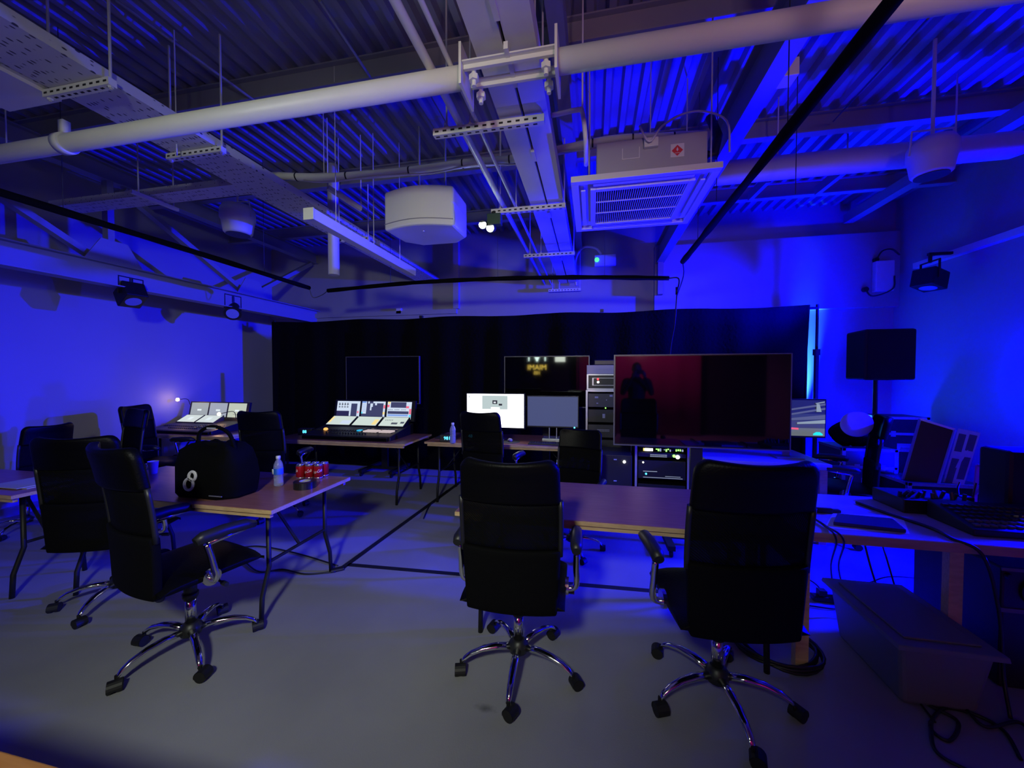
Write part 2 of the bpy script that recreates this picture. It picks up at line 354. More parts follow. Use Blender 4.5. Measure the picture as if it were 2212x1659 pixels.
# struts under the trunking with rods
for i, (pxa, pya, pxb, nm) in enumerate([(938, 290, 1176, 'nearest slotted strut under the central trunking beside the thick pipe'), (1062, 459, 1222, 'second slotted strut under the central trunking holding the twin lamp'), (1132, 554, 1242, 'third slotted strut under the central trunking'), (1187, 632, 1256, 'smallest slotted strut at the far end of the central trunking')]):
    zz = 3.02 if i < 3 else 2.93
    a = atz(pxa, pya, zz); b = aty(pxb, 400, a.y); Y = min(a.y, YB-.1)
    t = Thing('strut_rail', ((a.x+b.x)/2, Y, zz-.02), 'white '+nm, 'strut', group='struts under the trunking')
    t.part('rail', slotted(MB(), (a.x, Y, zz), (b.x, Y, zz)), [steel, slotdark], True)
    for f in (.12, .34):
        xx = a.x+(b.x-a.x)*f; t.part('rod', MB().cyl((xx, Y, zz), (xx, Y, ZD), .006, 8).cyl((xx, Y, zz+.02), (xx, Y, zz+.035), .014, 6), galv, True)
    t.part('rod', MB().cyl((b.x-.012, Y, zz), (b.x-.012, Y, ZD), .006, 8), galv, True)
# conduits on the struts
for pxx, r, lb in ((852, .022, 'thicker pale conduit pipe running left of the central trunking'), (911, .012, 'thin pale conduit pipe beside the central trunking')):
    X = atz(pxx, 0, 3.065).x
    single('conduit_pipe', MB().cyl((X, YF, 3.045+r), (X, YB, 3.045+r), r, 14), steel, lb, 'pipe', smooth=True)
# cross cable bundle
pts = [aty(590, 380, 3.1), aty(700, 383, 3.1), aty(860, 372, 3.1), aty(1000, 354, 3.1), aty(1120, 343, 3.12), aty(1230, 320, 3.12), aty(1330, 302, 3.12), aty(1440, 297, 3.12), aty(1525, 292, 3.12)]
t = Thing('cable_bundle', (pts[4].x, 3.1, pts[4].z-.05), 'long white lagged cable bundle tied with bands crossing above the curved housing', 'cable bundle')
cp = catmull(pts, 6)
t.part('lagging', MB().tube([Vector(p) for p in cp], .034, 12), steel, True, smooth=True)
t.part('small_cable', MB().tube([p+Vector((0, -.02, -.040-.012*math.sin(i*.7))) for i, p in enumerate(cp[4:])], .008, 6), steel, True, smooth=True)
for k in range(3, len(cp)-1, 5): t.part('cable_tie', MB().tube([cp[k]+Vector((-.006,0,0)), cp[k]+Vector((.006,0,0))], .037, 12), black, True)
for k in (6, 22, 40): t.part('hanger_rod', MB().cyl(cp[k], (cp[k].x, cp[k].y, ZD), .004, 6), galv, True)
# small conduit elbow right of the trunking
a, b, c = aty(1190, 250, 2.4), aty(1258, 236, 2.4), aty(1265, 300, 2.4)
single('conduit_elbow', MB().tube(catmull([(a.x, 2.4, a.z), (b.x-.03, 2.4, b.z), (b.x, 2.4, b.z-.02), (c.x, 2.4, c.z), (c.x, 2.6, c.z-.05)], 5), .014, 8).cyl((b.x, 2.4, b.z-.01), (b.x, 2.4, ZD), .006, 6), steel, 'short bent conduit right of the nearest trunking strut', 'pipe', smooth=True)

# main perforated tray on the left
def perf_mat():
    m = mat('perforated_galvanised', (.62, .63, .58), .5, .1); nt = m.node_tree; b = nt.nodes['Principled BSDF']
    tc = nt.nodes.new('ShaderNodeTexCoord'); v = nt.nodes.new('ShaderNodeTexVoronoi'); v.inputs['Scale'].default_value = 38; v.inputs['Randomness'].default_value = .35
    mp = nt.nodes.new('ShaderNodeMapping'); mp.inputs['Scale'].default_value = (1, .45, 1)
    r = nt.nodes.new('ShaderNodeValToRGB'); r.color_ramp.elements[0].position = .20; r.color_ramp.elements[1].position = .25
    r.color_ramp.elements[0].color = (.06, .06, .07, 1); r.color_ramp.elements[1].color = (.60, .61, .57, 1)
    nt.links.new(tc.outputs['Object'], mp.inputs[0]); nt.links.new(mp.outputs[0], v.inputs['Vector']); nt.links.new(v.outputs['Distance'], r.inputs[0]); nt.links.new(r.outputs[0], b.inputs['Base Color'])
    return m
perf = perf_mat()
ZT = 3.20
tx0, tx1 = atz(0, 133, ZT).x, atz(0, 34, ZT).x
def tray(mb, x0, x1, y0, y1, z, along='y', h=.06):
    if along == 'y': mb.box(x0, y0, z, x1, y1, z+.003).box(x0, y0, z+.003, x0+.003, y1, z+h).box(x1-.003, y0, z+.003, x1, y1, z+h).box(x1-.02, y0, z+h, x1, y1, z+h+.003)
    else: mb.box(x0, y0, z, x1, y1, z+.003).box(x0, y0, z+.003, x1, y0+.003, z+h).box(x0, y1-.003, z+.003, x1, y1, z+h)
    return mb
t = Thing('cable_tray', ((tx0+tx1)/2, 2.5, ZT), 'long wide perforated cable tray running from the upper left corner towards the back wall', 'cable tray')
t.part('tray_base', tray(MB(), tx0, tx1, YF, YB, ZT), perf, True)
t.part('cable', MB().box(tx0+.05, YF, ZT+.004, tx1-.06, YB, ZT+.03), darkgr, True)
for (px_, py_) in ((180, 192), (432, 332), (745, 520)):
    Y = atz(px_, py_, ZT-.025).y
    sx = Thing('tray_support', ((tx0+tx1)/2, Y, ZT-.045), {180: 'slotted strut with rods under the wide tray, topmost left', 432: 'slotted strut with rods under the wide tray, beside the second hanging rod', 745: 'faint strut under the far part of the wide tray'}[px_], 'strut', group='struts under the wide tray')
    sx.part('rail', slotted(MB(), (tx0-.06, Y, ZT-.0225), (tx1+.05, Y, ZT-.0225)), [steel, slotdark], True)
    for xx in (tx0-.035, tx1+.035): sx.part('rod', MB().cyl((xx, Y, ZT-.06), (xx, Y, ZD), .007, 8).cyl((xx, Y, ZT-.055), (xx, Y, ZT-.043), .014, 6), galv, True)
cy = 2.93
t = Thing('cable_tray', (-4, cy, ZT+.01), 'narrow perforated tray branching left from the wide tray above the white bucket lamp', 'cable tray')
t.part('tray_base', tray(MB(), XL+.9, tx0-.005, cy-.09, cy+.09, ZT+.01, 'x'), perf, True)
t.part('hanger_bar', MB().bar((-4.05, cy-.22, ZT-.015), (-4.05, cy+.18, ZT-.015), .03, .03), steel, True)
for yy in (-.16, .14): t.part('rod', MB().cyl((-4.05, cy+yy, ZT-.02), (-4.05, cy+yy, ZD), .006, 6), galv, True)
cy = 1.62
t = Thing('cable_tray', (-4, cy, ZT+.01), 'short perforated tray joining the wide tray at the left frame edge behind the thick pipe', 'cable tray')
t.part('tray_base', tray(MB(), XL+.9, tx0-.005, cy-.12, cy+.12, ZT+.01, 'x'), perf, True)
t.part('cover_plate', MB().box(tx0-.50, cy-.13, ZT-.012, tx0-.06, cy+.13, ZT+.009), plasw, True)
lp = MB()
for k in range(3): lp.tube([(tx0-.72+.05*math.cos(a*.6)+k*.02, cy+.05*math.sin(a*.6), ZT-.01-.012*k) for a in range(11)], .006, 6)
t.part('cable_loop', lp, plasw, True)
t.part('rod', MB().cyl((tx0-.7, cy-.1, ZT), (tx0-.7, cy-.1, ZD), .006, 6), galv, True)
for (px_, Y, lb) in ((380, 2.25, 'thin threaded rod left of the tallest hanging rod'), (730, 3.6, 'thin wire hanging down above the batten light, left one'), (805, 3.6, 'thin wire hanging down above the batten light, right one'), (12, 2.0, 'threaded rod at the far left edge beside the thick pipe')):
    q = aty(px_, 250, Y)
    single('hanging_rod', MB().cyl((q.x, q.y, {380: 3.12, 730: 3.0, 805: 2.8, 12: 3.2}[px_]), (q.x, q.y, ZD), .0045, 6), galv, lb, 'rod', 'thin rods hanging from the deck')
# diagonal tie wires
for p0, p1, lb in ((aty(250, 0, 2.0), aty(560, 225, 2.75), 'thin diagonal rod under the dark deck at upper left'), (aty(690, 0, 2.0), aty(805, 175, 2.76), 'thin diagonal rod above the thick pipe left of the conduits')):
    single('tie_rod', MB().cyl(p0, p1, .010, 8), steel2, lb, 'rod')

# batten light under the tray
a, b = atz(648, 464, 2.71), atz(905, 588, 2.71); lx = (a.x+b.x)/2
t = Thing('batten_light', (lx, (a.y+b.y)/2, 2.67), 'long white rectangular batten light, unlit, hanging below the wide tray', 'light fitting')
t.part('housing', MB().box(lx-.04, a.y, 2.67, lx+.04, b.y, 2.75), plasw, True, bevel=.004)
t.part('end_cap', MB().box(lx-.042, a.y-.008, 2.668, lx+.042, a.y, 2.752), cream, True)
for Y in (a.y+.3, b.y-.3): t.part('suspension_wire', MB().cyl((lx, Y, 2.75), (lx, Y, ZD), .003, 6), galv, True)
# white tube downpipe
q = aty(721, 550, 4.05)
single('tube_lamp', MB().cyl((q.x, q.y, 2.72), (q.x, q.y, ZD), .062, 24), plasw, 'white cylindrical tube hanging vertically behind the batten light', 'hanging tube', smooth=True)
# small angled channel
a, b = aty(708, 405, 3.3), aty(780, 452, 3.6)
single('channel_bracket', MB().bar(a, b, .04, .04).cyl(a, (a.x, a.y, ZD), .005, 6).cyl(b, (b.x, b.y, ZD), .005, 6), steel, 'short slanted channel hanging left of the curved white housing', 'bracket')

# white bucket speakers
def bucket(name, c, lab, k=1.0):
    t = Thing(name, (c.x, c.y, c.z-.2), lab, 'pendant speaker', group='white bucket pendants')
    t.part('shell', MB().lathe([(a*k, b*k) for a, b in [(.10, -.17), (.13, -.165), (.145, -.15), (.165, -.02), (.178, .0), (.175, .10), (.15, .15), (.08, .17), (.03, .175)]], c, 28), plasw, True, smooth=True)
    t.part('grille', MB().lathe([(.1*k, -.172*k), (.12*k, -.17*k), (.12*k, -.175*k), (.0, -.176*k)], c, 24), darkgr, True)
    t.part('stem', MB().cyl((c.x, c.y, c.z+.17*k), (c.x, c.y, ZD), .012, 10), steel, True)
    t.part('yoke', MB().tube([(c.x-.178*k, c.y, c.z+.02), (c.x-.16*k, c.y, c.z+.2), (c.x+.16*k, c.y, c.z+.2), (c.x+.178*k, c.y, c.z+.02)], .008, 6), steel, True)
bucket('bucket_speaker', aty(514, 475, 3.75), 'white bucket-shaped pendant under the narrow tray, on the left')
bucket('bucket_speaker', aty(2013, 340, 3.45), 'bucket-shaped pendant in blue light at upper right before the round duct', .80)

# curved white housing
c0, c1 = aty(820, 430, 3.2), aty(972, 430, 3.2); zt, zb = aty(900, 398, 3.2).z, aty(900, 480, 3.2).z
t = Thing('hanging_loudspeaker', ((c0.x+c1.x)/2, 3.4, zb), 'large white loudspeaker housing with rounded curved front hanging left of centre', 'loudspeaker')
mb = MB(); W = c1.x-c0.x; n = 12; pts = []
for i in range(n+1):
    s = i/n; bow = .10*math.sin(math.pi*s); pts.append((c0.x+W*s, 3.28-bow*.8))
out = pts+[(c1.x+.0, 3.66), (c1.x-.15, 3.80), (c0.x+.15, 3.80), (c0.x, 3.66)]
m2 = len(out); mb.add([(x_, y_, zb-.02 if i <= n else zb+.0) for i, (x_, y_) in enumerate(out)]+[(x_, y_, zt) for x_, y_ in out], [tuple(range(m2))[::-1], tuple(range(m2, 2*m2))]+[(k, (k+1) % m2, m2+(k+1) % m2, m2+k) for k in range(m2)])
t.part('housing', mb, cream, True, bevel=.02)
t.part('front_lip', MB().tube([(p[0], p[1]-.002, zb+.035) for p in pts], .004, 6), steel2, True)
t.part('indicator', MB().cyl(((c0.x+c1.x)/2+.02, 3.35, zb-.021), ((c0.x+c1.x)/2+.02, 3.35, zb-.028), .008, 10), plasw, True)
for xx in (c0.x+.2, c1.x-.2): t.part('mount_rod', MB().cyl((xx, 3.6, zt), (xx, 3.6, ZD), .01, 8), steel2, True)
t.part('mount_plate', MB().box(c0.x+.1, 3.5, zt, c1.x-.1, 3.7, zt+.02), blackm, True)

# twin-spot emergency light
c = aty(1052, 488, 3.36)
t = Thing('emergency_light', (c.x, 3.36, c.z-.1), 'twin-head emergency light glaring white, hanging from the second trunking strut', 'lamp')
t.part('body', MB().box(c.x-.01, 3.38, c.z+.02, c.x+.12, 3.46, c.z+.12), mat('dark_green_body', (.03, .07, .04), .5), True, bevel=.008)
t.part('bracket', MB().box(c.x+.03, 3.40, c.z+.12, c.x+.07, 3.42, 3.02), blackm, True)
for k, dx, dz in ((0, -.035, .005), (1, .035, -.03)):
    h = t.part('lamp_head', MB().cyl((c.x+dx, 3.34, c.z+dz), (c.x+dx, 3.42, c.z+dz+.03), .036, 18), darkgr, True)
    t.part('lens', MB().cyl((c.x+dx, 3.333, c.z+dz), (c.x+dx, 3.339, c.z+dz), .033, 18), emis('emergency_white', (.82, 1, .85), 40), True, parent=h)

# air conditioner cassette
t = Thing('ceiling_cassette', (.33, 3.14, 2.85), 'white square ceiling air conditioner cassette with dark intake grille', 'air conditioner')
X0, X1, Y0, Y1, Z = -.15, .80, 2.67, 3.60, 2.85
t.part('body_box', MB().box(X0+.17, Y0+.08, Z+.045, X1-.07, Y1-.08, Z+.29), mat('grey_case_metal', (.38, .38, .42), .5), True, bevel=.01)
pn = MB(); a = .22
pn.box(X0, Y0, Z, X1, Y0+.05, Z+.04).box(X0, Y1-.05, Z, X1, Y1, Z+.04).box(X0, Y0+.05, Z, X0+.05, Y1-.05, Z+.04).box(X1-.05, Y0+.05, Z, X1, Y1-.05, Z+.04)
pn.box(X0+.05, Y0+.05, Z+.03, X1-.05, Y1-.05, Z+.044)
i0, i1, j0, j1 = X0+.15, X1-.15, Y0+.15, Y1-.15
pn.box(i0-.02, j0-.02, Z-.004, i0+.02, j1+.02, Z+.03).box(i1-.02, j0-.02, Z-.004, i1+.02, j1+.02, Z+.03).box(i0+.02, j0-.02, Z-.004, i1-.02, j0+.02, Z+.03).box(i0+.02, j1-.02, Z-.004, i1-.02, j1+.02, Z+.03)
t.part('fascia_panel', pn, plasw, True, bevel=.003)
for (a0, b0, a1, b1) in ((i0, Y0+.065, i1, Y0+.095), (i0, Y1-.095, i1, Y1-.065), (X0+.065, j0, X0+.095, j1), (X1-.095, j0, X1-.065, j1)):
    t.part('louvre', MB().box(a0, b0, Z+.002, a1, b1, Z+.012), cream, True)
g = MB(); g.mat(1).box(i0+.02, j0+.02, Z+.02, i1-.02, j1-.02, Z+.028).mat(0)
k = i0+.03
while k < i1-.02: g.box(k, j0+.02, Z+.002, k+.004, j1-.02, Z+.014); k += .0155
for yy in (j0+.2, j0+.4): g.box(i0+.02, yy, Z, i1-.02, yy+.008, Z+.010)
t.part('intake_grille', g, [plasw, black], True)
t.part('hazard_sticker', MB().mat(0).box(.50, Y0+.077, Z+.135, .585, Y0+.0795, Z+.222).mat(1).add([(.5425, Y0+.0765, Z+.142), (.578, Y0+.0765, Z+.178), (.5425, Y0+.0765, Z+.214), (.507, Y0+.0765, Z+.178)], [(0,1,2,3)]).mat(0).add([(.5425, Y0+.0755, Z+.170), (.549, Y0+.0755, Z+.183), (.5425, Y0+.0755, Z+.200), (.536, Y0+.0755, Z+.183)], [(0,1,2,3)]).box(.527, Y0+.0755, Z+.160, .558, Y0+.076, Z+.163), [plasw, mat('sticker_red', (.65, .03, .04), .5)], True)
t.part('label_frame', MB().box(.19, Y0+.075, Z+.16, .195, Y0+.08, Z+.23).box(.30, Y0+.075, Z+.16, .305, Y0+.08, Z+.23).box(.19, Y0+.075, Z+.155, .305, Y0+.08, Z+.16), plasw, True)
t.part('junction_block', MB().box(.33, Y0+.05, Z+.21, .42, Y0+.079, Z+.27), cream, True, bevel=.003)
t.part('pipe_coupling', MB().tube([(X1-.07, Y0+.2, Z+.2), (X1+.0, Y0+.2, Z+.18), (X1+.03, Y0+.22, Z+.32), (X1-.0, Y0+.3, Z+.5)], .03, 10), blackm, True, smooth=True)
t.part('top_drum', MB().lathe([(.22, .29), (.22, .34), (.15, .39), (.02, .40)], (.40, 3.1, Z), 24), black, True, smooth=True)
for xx in (X0+.12, X1-.04):
    for yy in (Y0+.12, Y1-.12): t.part('hanger_rod', MB().cyl((xx, yy, Z+.04), (xx, yy, ZD), .005, 6), galv, True)
cb = catmull([(.30, 2.72, 3.2), (.36, 2.70, 3.08), (.44, 2.72, 3.18), (.56, 2.72, 3.24), (.70, 2.75, 3.26), (.84, 2.75, 3.18), (.86, 2.75, 2.98)], 5)
t.part('cable', MB().tube(cb, .007, 6), plasw, True, smooth=True)

# round duct upper right
single('round_duct', MB().tube([(1.09, 3.87, 3.38), (3.28, 3.87, 3.38), (3.36, 3.87, 3.38)], [.10, .10, .075], 26).cyl((1.6, 3.87, 3.48), (1.6, 3.87, ZD), .006, 6).cyl((2.9, 3.87, 3.48), (2.9, 3.87, ZD), .006, 6), steel, 'large round duct crossing horizontally at upper right behind the bucket pendant', 'duct', smooth=True)
for (px_, py_, lb) in ((1550, 250, 'thin wire hanging left of the long black pipe'), (1720, 330, 'thin wire hanging right of the long black pipe')):
    q = aty(px_, py_, 3.3); single('hanging_wire', MB().cyl((q.x, q.y, 2.9), (q.x, q.y, ZD), .003, 6), darkgr, lb, 'wire', 'thin wires hanging at upper right')
single('tie_rod', MB().cyl(aty(2005, 40, 2.4), aty(1800, 262, 4.1), .006, 6), darkgr, 'thin dark rod slanting under the blue deck at upper right', 'rod')
for k, (p0, p1) in enumerate(((aty(1765, 412, 5.2), aty(1830, 360, 4.6)), (aty(1620, 425, 5.3), aty(1660, 385, 4.9)))):
    single('beam_bracket', MB().bar(p0, p1, .05, .10).cyl(p1, (p1.x, p1.y, ZD), .008, 6), steel2, ['open angled bracket below the round duct, larger right one', 'small angled bracket below the round duct near the black pipe'][k], 'bracket')
single('junction_box', MB().box(1.08, 2.55, 3.28, 1.16, 2.66, 3.38), plasw, 'small pale box fixed to the side of the lengthwise right beam', 'junction box', bevel=.004)

# black hanging pipes
def blackpipe(pts, lb):
    P = catmull(pts, 8); c = P[len(P)//2]
    t = Thing('drape_pipe', (c.x, c.y, c.z-.03), lb, 'hanging pipe', group='black hanging pipes')
    rr = [.026+.004*math.sin(i*1.7)*math.sin(i*.6) for i in range(len(P))]
    t.part('wrapped_tube', MB().tube(P, rr, 12), mat('black_pipe_wrap', (.003, .003, .003), .85, spec=.08), True, smooth=True)
    for k in (len(P)//5, len(P)//2, 4*len(P)//5): t.part('suspension_wire', MB().cyl(P[k], (P[k].x, P[k].y, ZD), .0025, 5), darkgr, True)
    return t
eL = atz(668, 622, 2.70); eR = atz(1475, 565, 2.70)
t = blackpipe([(eL.x, -1.5, 2.72), (eL.x, 1.0, 2.71), (eL.x, 3.0, 2.71), eL], 'long black pipe hanging across the upper left down towards the drape')
b0, b1 = aty(708, 628, 4.6), aty(1445, 601, 4.6); bm_ = aty(1075, 602, 4.6)
t.part('end_cable', MB().tube(catmull([eL, (eL.x+.03, eL.y+.03, eL.z-.12), (b0.x-.08, 4.58, b0.z-.06), b0], 6), .005, 6), black, True)
t = blackpipe([b0, aty(890, 611, 4.6), bm_, aty(1260, 599, 4.6), b1], 'black bowed pipe hanging horizontally above the black drape')
t = blackpipe([(eR.x, -1.5, 2.70), (eR.x, 1.0, 2.70), (eR.x, 3.0, 2.70), eR], 'thick-looking black pipe slanting from upper right down to centre')
q1 = aty(1462, 640, 4.55); q2 = aty(1452, 720, 4.6)
single('hanging_cable', MB().tube(catmull([b1, (b1.x+.10, 4.58, b1.z-.02), q1, (q1.x-.01, 4.6, q1.z-.3), (q2.x, 4.7, 1.8), (q2.x, 4.75, 1.2)], 6), .008, 6).cyl((q1.x, 4.55, q1.z+.02), (q1.x, 4.55, q1.z+.10), .014, 8).tube(catmull([eR, (eR.x+.03, eR.y+.1, eR.z-.12), q1], 4), .006, 6), black, 'thin black cable dropping from the pipe ends over the drape to the racks', 'cable', smooth=True)

# wall / truss mounted stage lights
def yoke_light(name, px_, py_, X, size, lab, aim, boxy=False):
    c = atx(px_, py_, X)
    t = Thing(name, (c.x, c.y, c.z-size/2), lab, 'stage light', group='black stage lights')
    T = Matrix.Translation(c) @ Vector(aim).to_track_quat('Z', 'Y').to_matrix().to_4x4()
    mb = MB(); mb.T = T
    if boxy: mb.cbox(Vector((0,0,0)), (size*.85, size, size*.8))
    else: mb.tube([(0,0,-size*.55), (0,0,-size*.3), (0,0,size*.4), (0,0,size*.45)], [size*.22, size*.32, size*.36, size*.42], 20)
    t.part('lamp_body', mb, blackm, True, bevel=.012 if boxy else 0)
    l = MB(); l.T = T; l.tube([(0,0,size*.452 if not boxy else size*.402), (0,0,size*.456 if not boxy else size*.41)], size*.3, 20)
    t.part('lens', l, mat('blue_grey_lens', (.25, .28, .5), .15), True)
    top = c.z+size*.8
    t.part('yoke', MB().tube([(c.x, c.y-size*.5, c.z), (c.x, c.y-size*.5, top), (c.x, c.y+size*.5, top), (c.x, c.y+size*.5, c.z)], .012, 6), blackm, True)
    return t, top
t, top = yoke_light('stage_light', 283, 637, -5.2, .24, 'boxy black stage light hanging below the left truss, nearer one', (.5, -.1, -.85), True)
t.part('clamp', MB().cyl((t.loc.x, t.loc.y, top), (t.loc.x, t.loc.y, 2.60), .02, 8), blackm, True)
t, top = yoke_light('stage_light', 503, 669, -5.2, .26, 'round black stage light with pale lens below the left truss beside the drape', (.55, -.55, -.6))
t.part('clamp', MB().cyl((t.loc.x, t.loc.y, top-.01), (t.loc.x, t.loc.y, 2.60), .02, 8), blackm, True)
t, top = yoke_light('stage_light', 2008, 604, 3.9, .26, 'black stage light hanging below the trunking on the right wall', (-.2, -.1, -1), True)
t.part('clamp', MB().cyl((t.loc.x, t.loc.y, top-.01), (t.loc.x, t.loc.y, 2.96), .018, 8).box(t.loc.x-.02, t.loc.y-.02, 2.95, XR-.06, t.loc.y+.02, 2.98), blackm, True)
single('wall_trunking', MB().box(XR-.09, 1.5, 2.93, XR, YB-.45, 3.0), steel, 'blue lit trunking running along the right wall above the stage light', 'trunking')
# emergency box and bell on back wall
c = aty(1300, 563, YB-.02)
t = Thing('exit_unit', (c.x, YB-.05, c.z-.1), 'white emergency unit with green indicator on the back wall below the trunking', 'emergency unit')
t.part('case', MB().box(c.x-.12, YB-.08, c.z-.10, c.x+.22, YB-.005, c.z+.08), plasw, True, bevel=.01)
t.part('indicator', MB().cyl((c.x-.08, YB-.082, c.z+.0), (c.x-.08, YB-.09, c.z+.0), .035, 12), emis('exit_green', (.08, 1, .30), 1.6), True)
c = aty(1272, 570, YB-.03)
single('flexible_conduit', MB().tube(catmull([(c.x-.2, YB-.05, c.z-.35), (c.x-.22, YB-.05, c.z+.05), (c.x-.1, YB-.05, c.z+.26), (c.x+.1, YB-.05, c.z+.24), (c.x+.2, YB-.05, c.z+.13)], 8), .02, 8), plasw, 'curved white flexible conduit looping beside the green lit emergency unit', 'conduit', smooth=True)
c = aty(1900, 600, YB-.11)
t = Thing('wall_box', (c.x, YB-.12, c.z-.2), 'white box with two looping cables on the upper back wall at right', 'wall box')
t.part('case', MB().box(c.x-.09, YB-.19, c.z-.20, c.x+.13, YB-.101, c.z+.22), plasw, True, bevel=.01)
t.part('cable', MB().tube(catmull([(c.x-.18, YB-.13, c.z-.16), (c.x-.1, YB-.15, c.z-.26), (c.x+.1, YB-.2, c.z-.18), (c.x+.12, YB-.2, c.z+.0)], 6), .01, 6), black, True)
t.part('cable', MB().tube(catmull([(c.x-.06, YB-.13, c.z+.24), (c.x+.0, YB-.15, c.z+.36), (c.x+.12, YB-.14, c.z+.38), (c.x+.22, YB-.13, c.z+.3)], 6), .01, 6), black, True)
t.part('plug', MB().cyl((c.x-.18, YB-.101, c.z-.16), (c.x-.18, YB-.15, c.z-.16), .035, 12).cyl((c.x-.06, YB-.101, c.z+.25), (c.x-.06, YB-.15, c.z+.25), .03, 12), black, True)
q = aty(862, 672, YB-.03)
single('socket_box', MB().box(q.x-.05, YB-.05, q.z-.05, q.x+.05, YB, q.z+.05), plasw, 'small white socket box on back wall above the left of the drape', 'socket box', bevel=.004)

# ------------------------------------------------------------------ drape
YC = 5.8; xl, xr = aty(587, 700, YC).x, aty(1750, 660, YC).x; zl = aty(587, 697, YC).z; zr = aty(1750, 660, YC).z
def drape(u, v):
    x_ = xl+(xr-xl)*u; ztop = zl+(zr-zl)*u+.012*math.cos(u*31); z_ = .01+(ztop-.01)*v
    if u == 1: x_ -= .09*(1-v)
    y_ = YC+.010*math.sin(u*110)*(1-.6*v)+.008*math.sin(u*47)
    return (x_, y_, z_)
t = Thing('stage_drape', ((xl+xr)/2, YC, 0), 'wide black cloth drape hung across the back of the room', 'curtain')
t.part('cloth', MB().sheet(drape, 420, 10), velvet, True, solid=.006, smooth=True)
zt = (zl+zr)/2
t.part('crossbar', MB().cyl((xl, YC+.045, zl-.03), (xr+.1, YC+.045, zr-.03), .018, 10), blackm, True)
t.part('clip', MB().cbox((aty(910, 683, YC).x, YC, zt+.015), (.05, .05, .04)).cbox((aty(1300, 672, YC).x, YC, zt+.02), (.05, .05, .04)), black, True)
q = aty(1765, 700, YC+.05)
t = Thing('drape_stand', (q.x, YC+.05, 0), 'tall thin black stand with a collar beside the right edge of the drape', 'stand')
t.part('post', MB().cyl((q.x, YC+.05, .01), (q.x, YC+.05, 1.85), .028, 12).cyl((q.x, YC+.05, 1.85), (q.x, YC+.05, zr+.02), .017, 10), blackm, True)
t.part('collar', MB().cyl((q.x, YC+.05, 1.80), (q.x, YC+.05, 1.88), .042, 12), black, True)
t.part('base_plate', MB().box(q.x-.22, YC-.15, 0, q.x+.22, YC+.25, .012), blackm, True)
t = Thing('drape_stand', (xl+.02, YC+.1, 0), 'thin dark stand at the left edge of the drape', 'stand')
t.part('post', MB().cyl((xl-.03, YC+.1, .01), (xl-.03, YC+.1, zl+.05), .02, 10), blackm, True)
t.part('base_plate', MB().box(xl-.25, YC-.05, 0, xl+.15, YC+.3, .012), blackm, True)
# hot uplight fixture behind the drape
t = Thing('uplight_fixture', (2.98, 6.30, 0), 'small black floor uplight behind the drape shining cyan up the wall', 'uplight')
t.part('can', MB().tube([(2.98, 6.30, .1), (2.98, 6.31, .36)], [.07, .09], 16), blackm, True)
t.part('bracket', MB().box(2.86, 6.27, 0, 3.10, 6.33, .012).box(2.86, 6.28, .012, 2.87, 6.32, .25).box(3.09, 6.28, .012, 3.10, 6.32, .25), blackm, True)

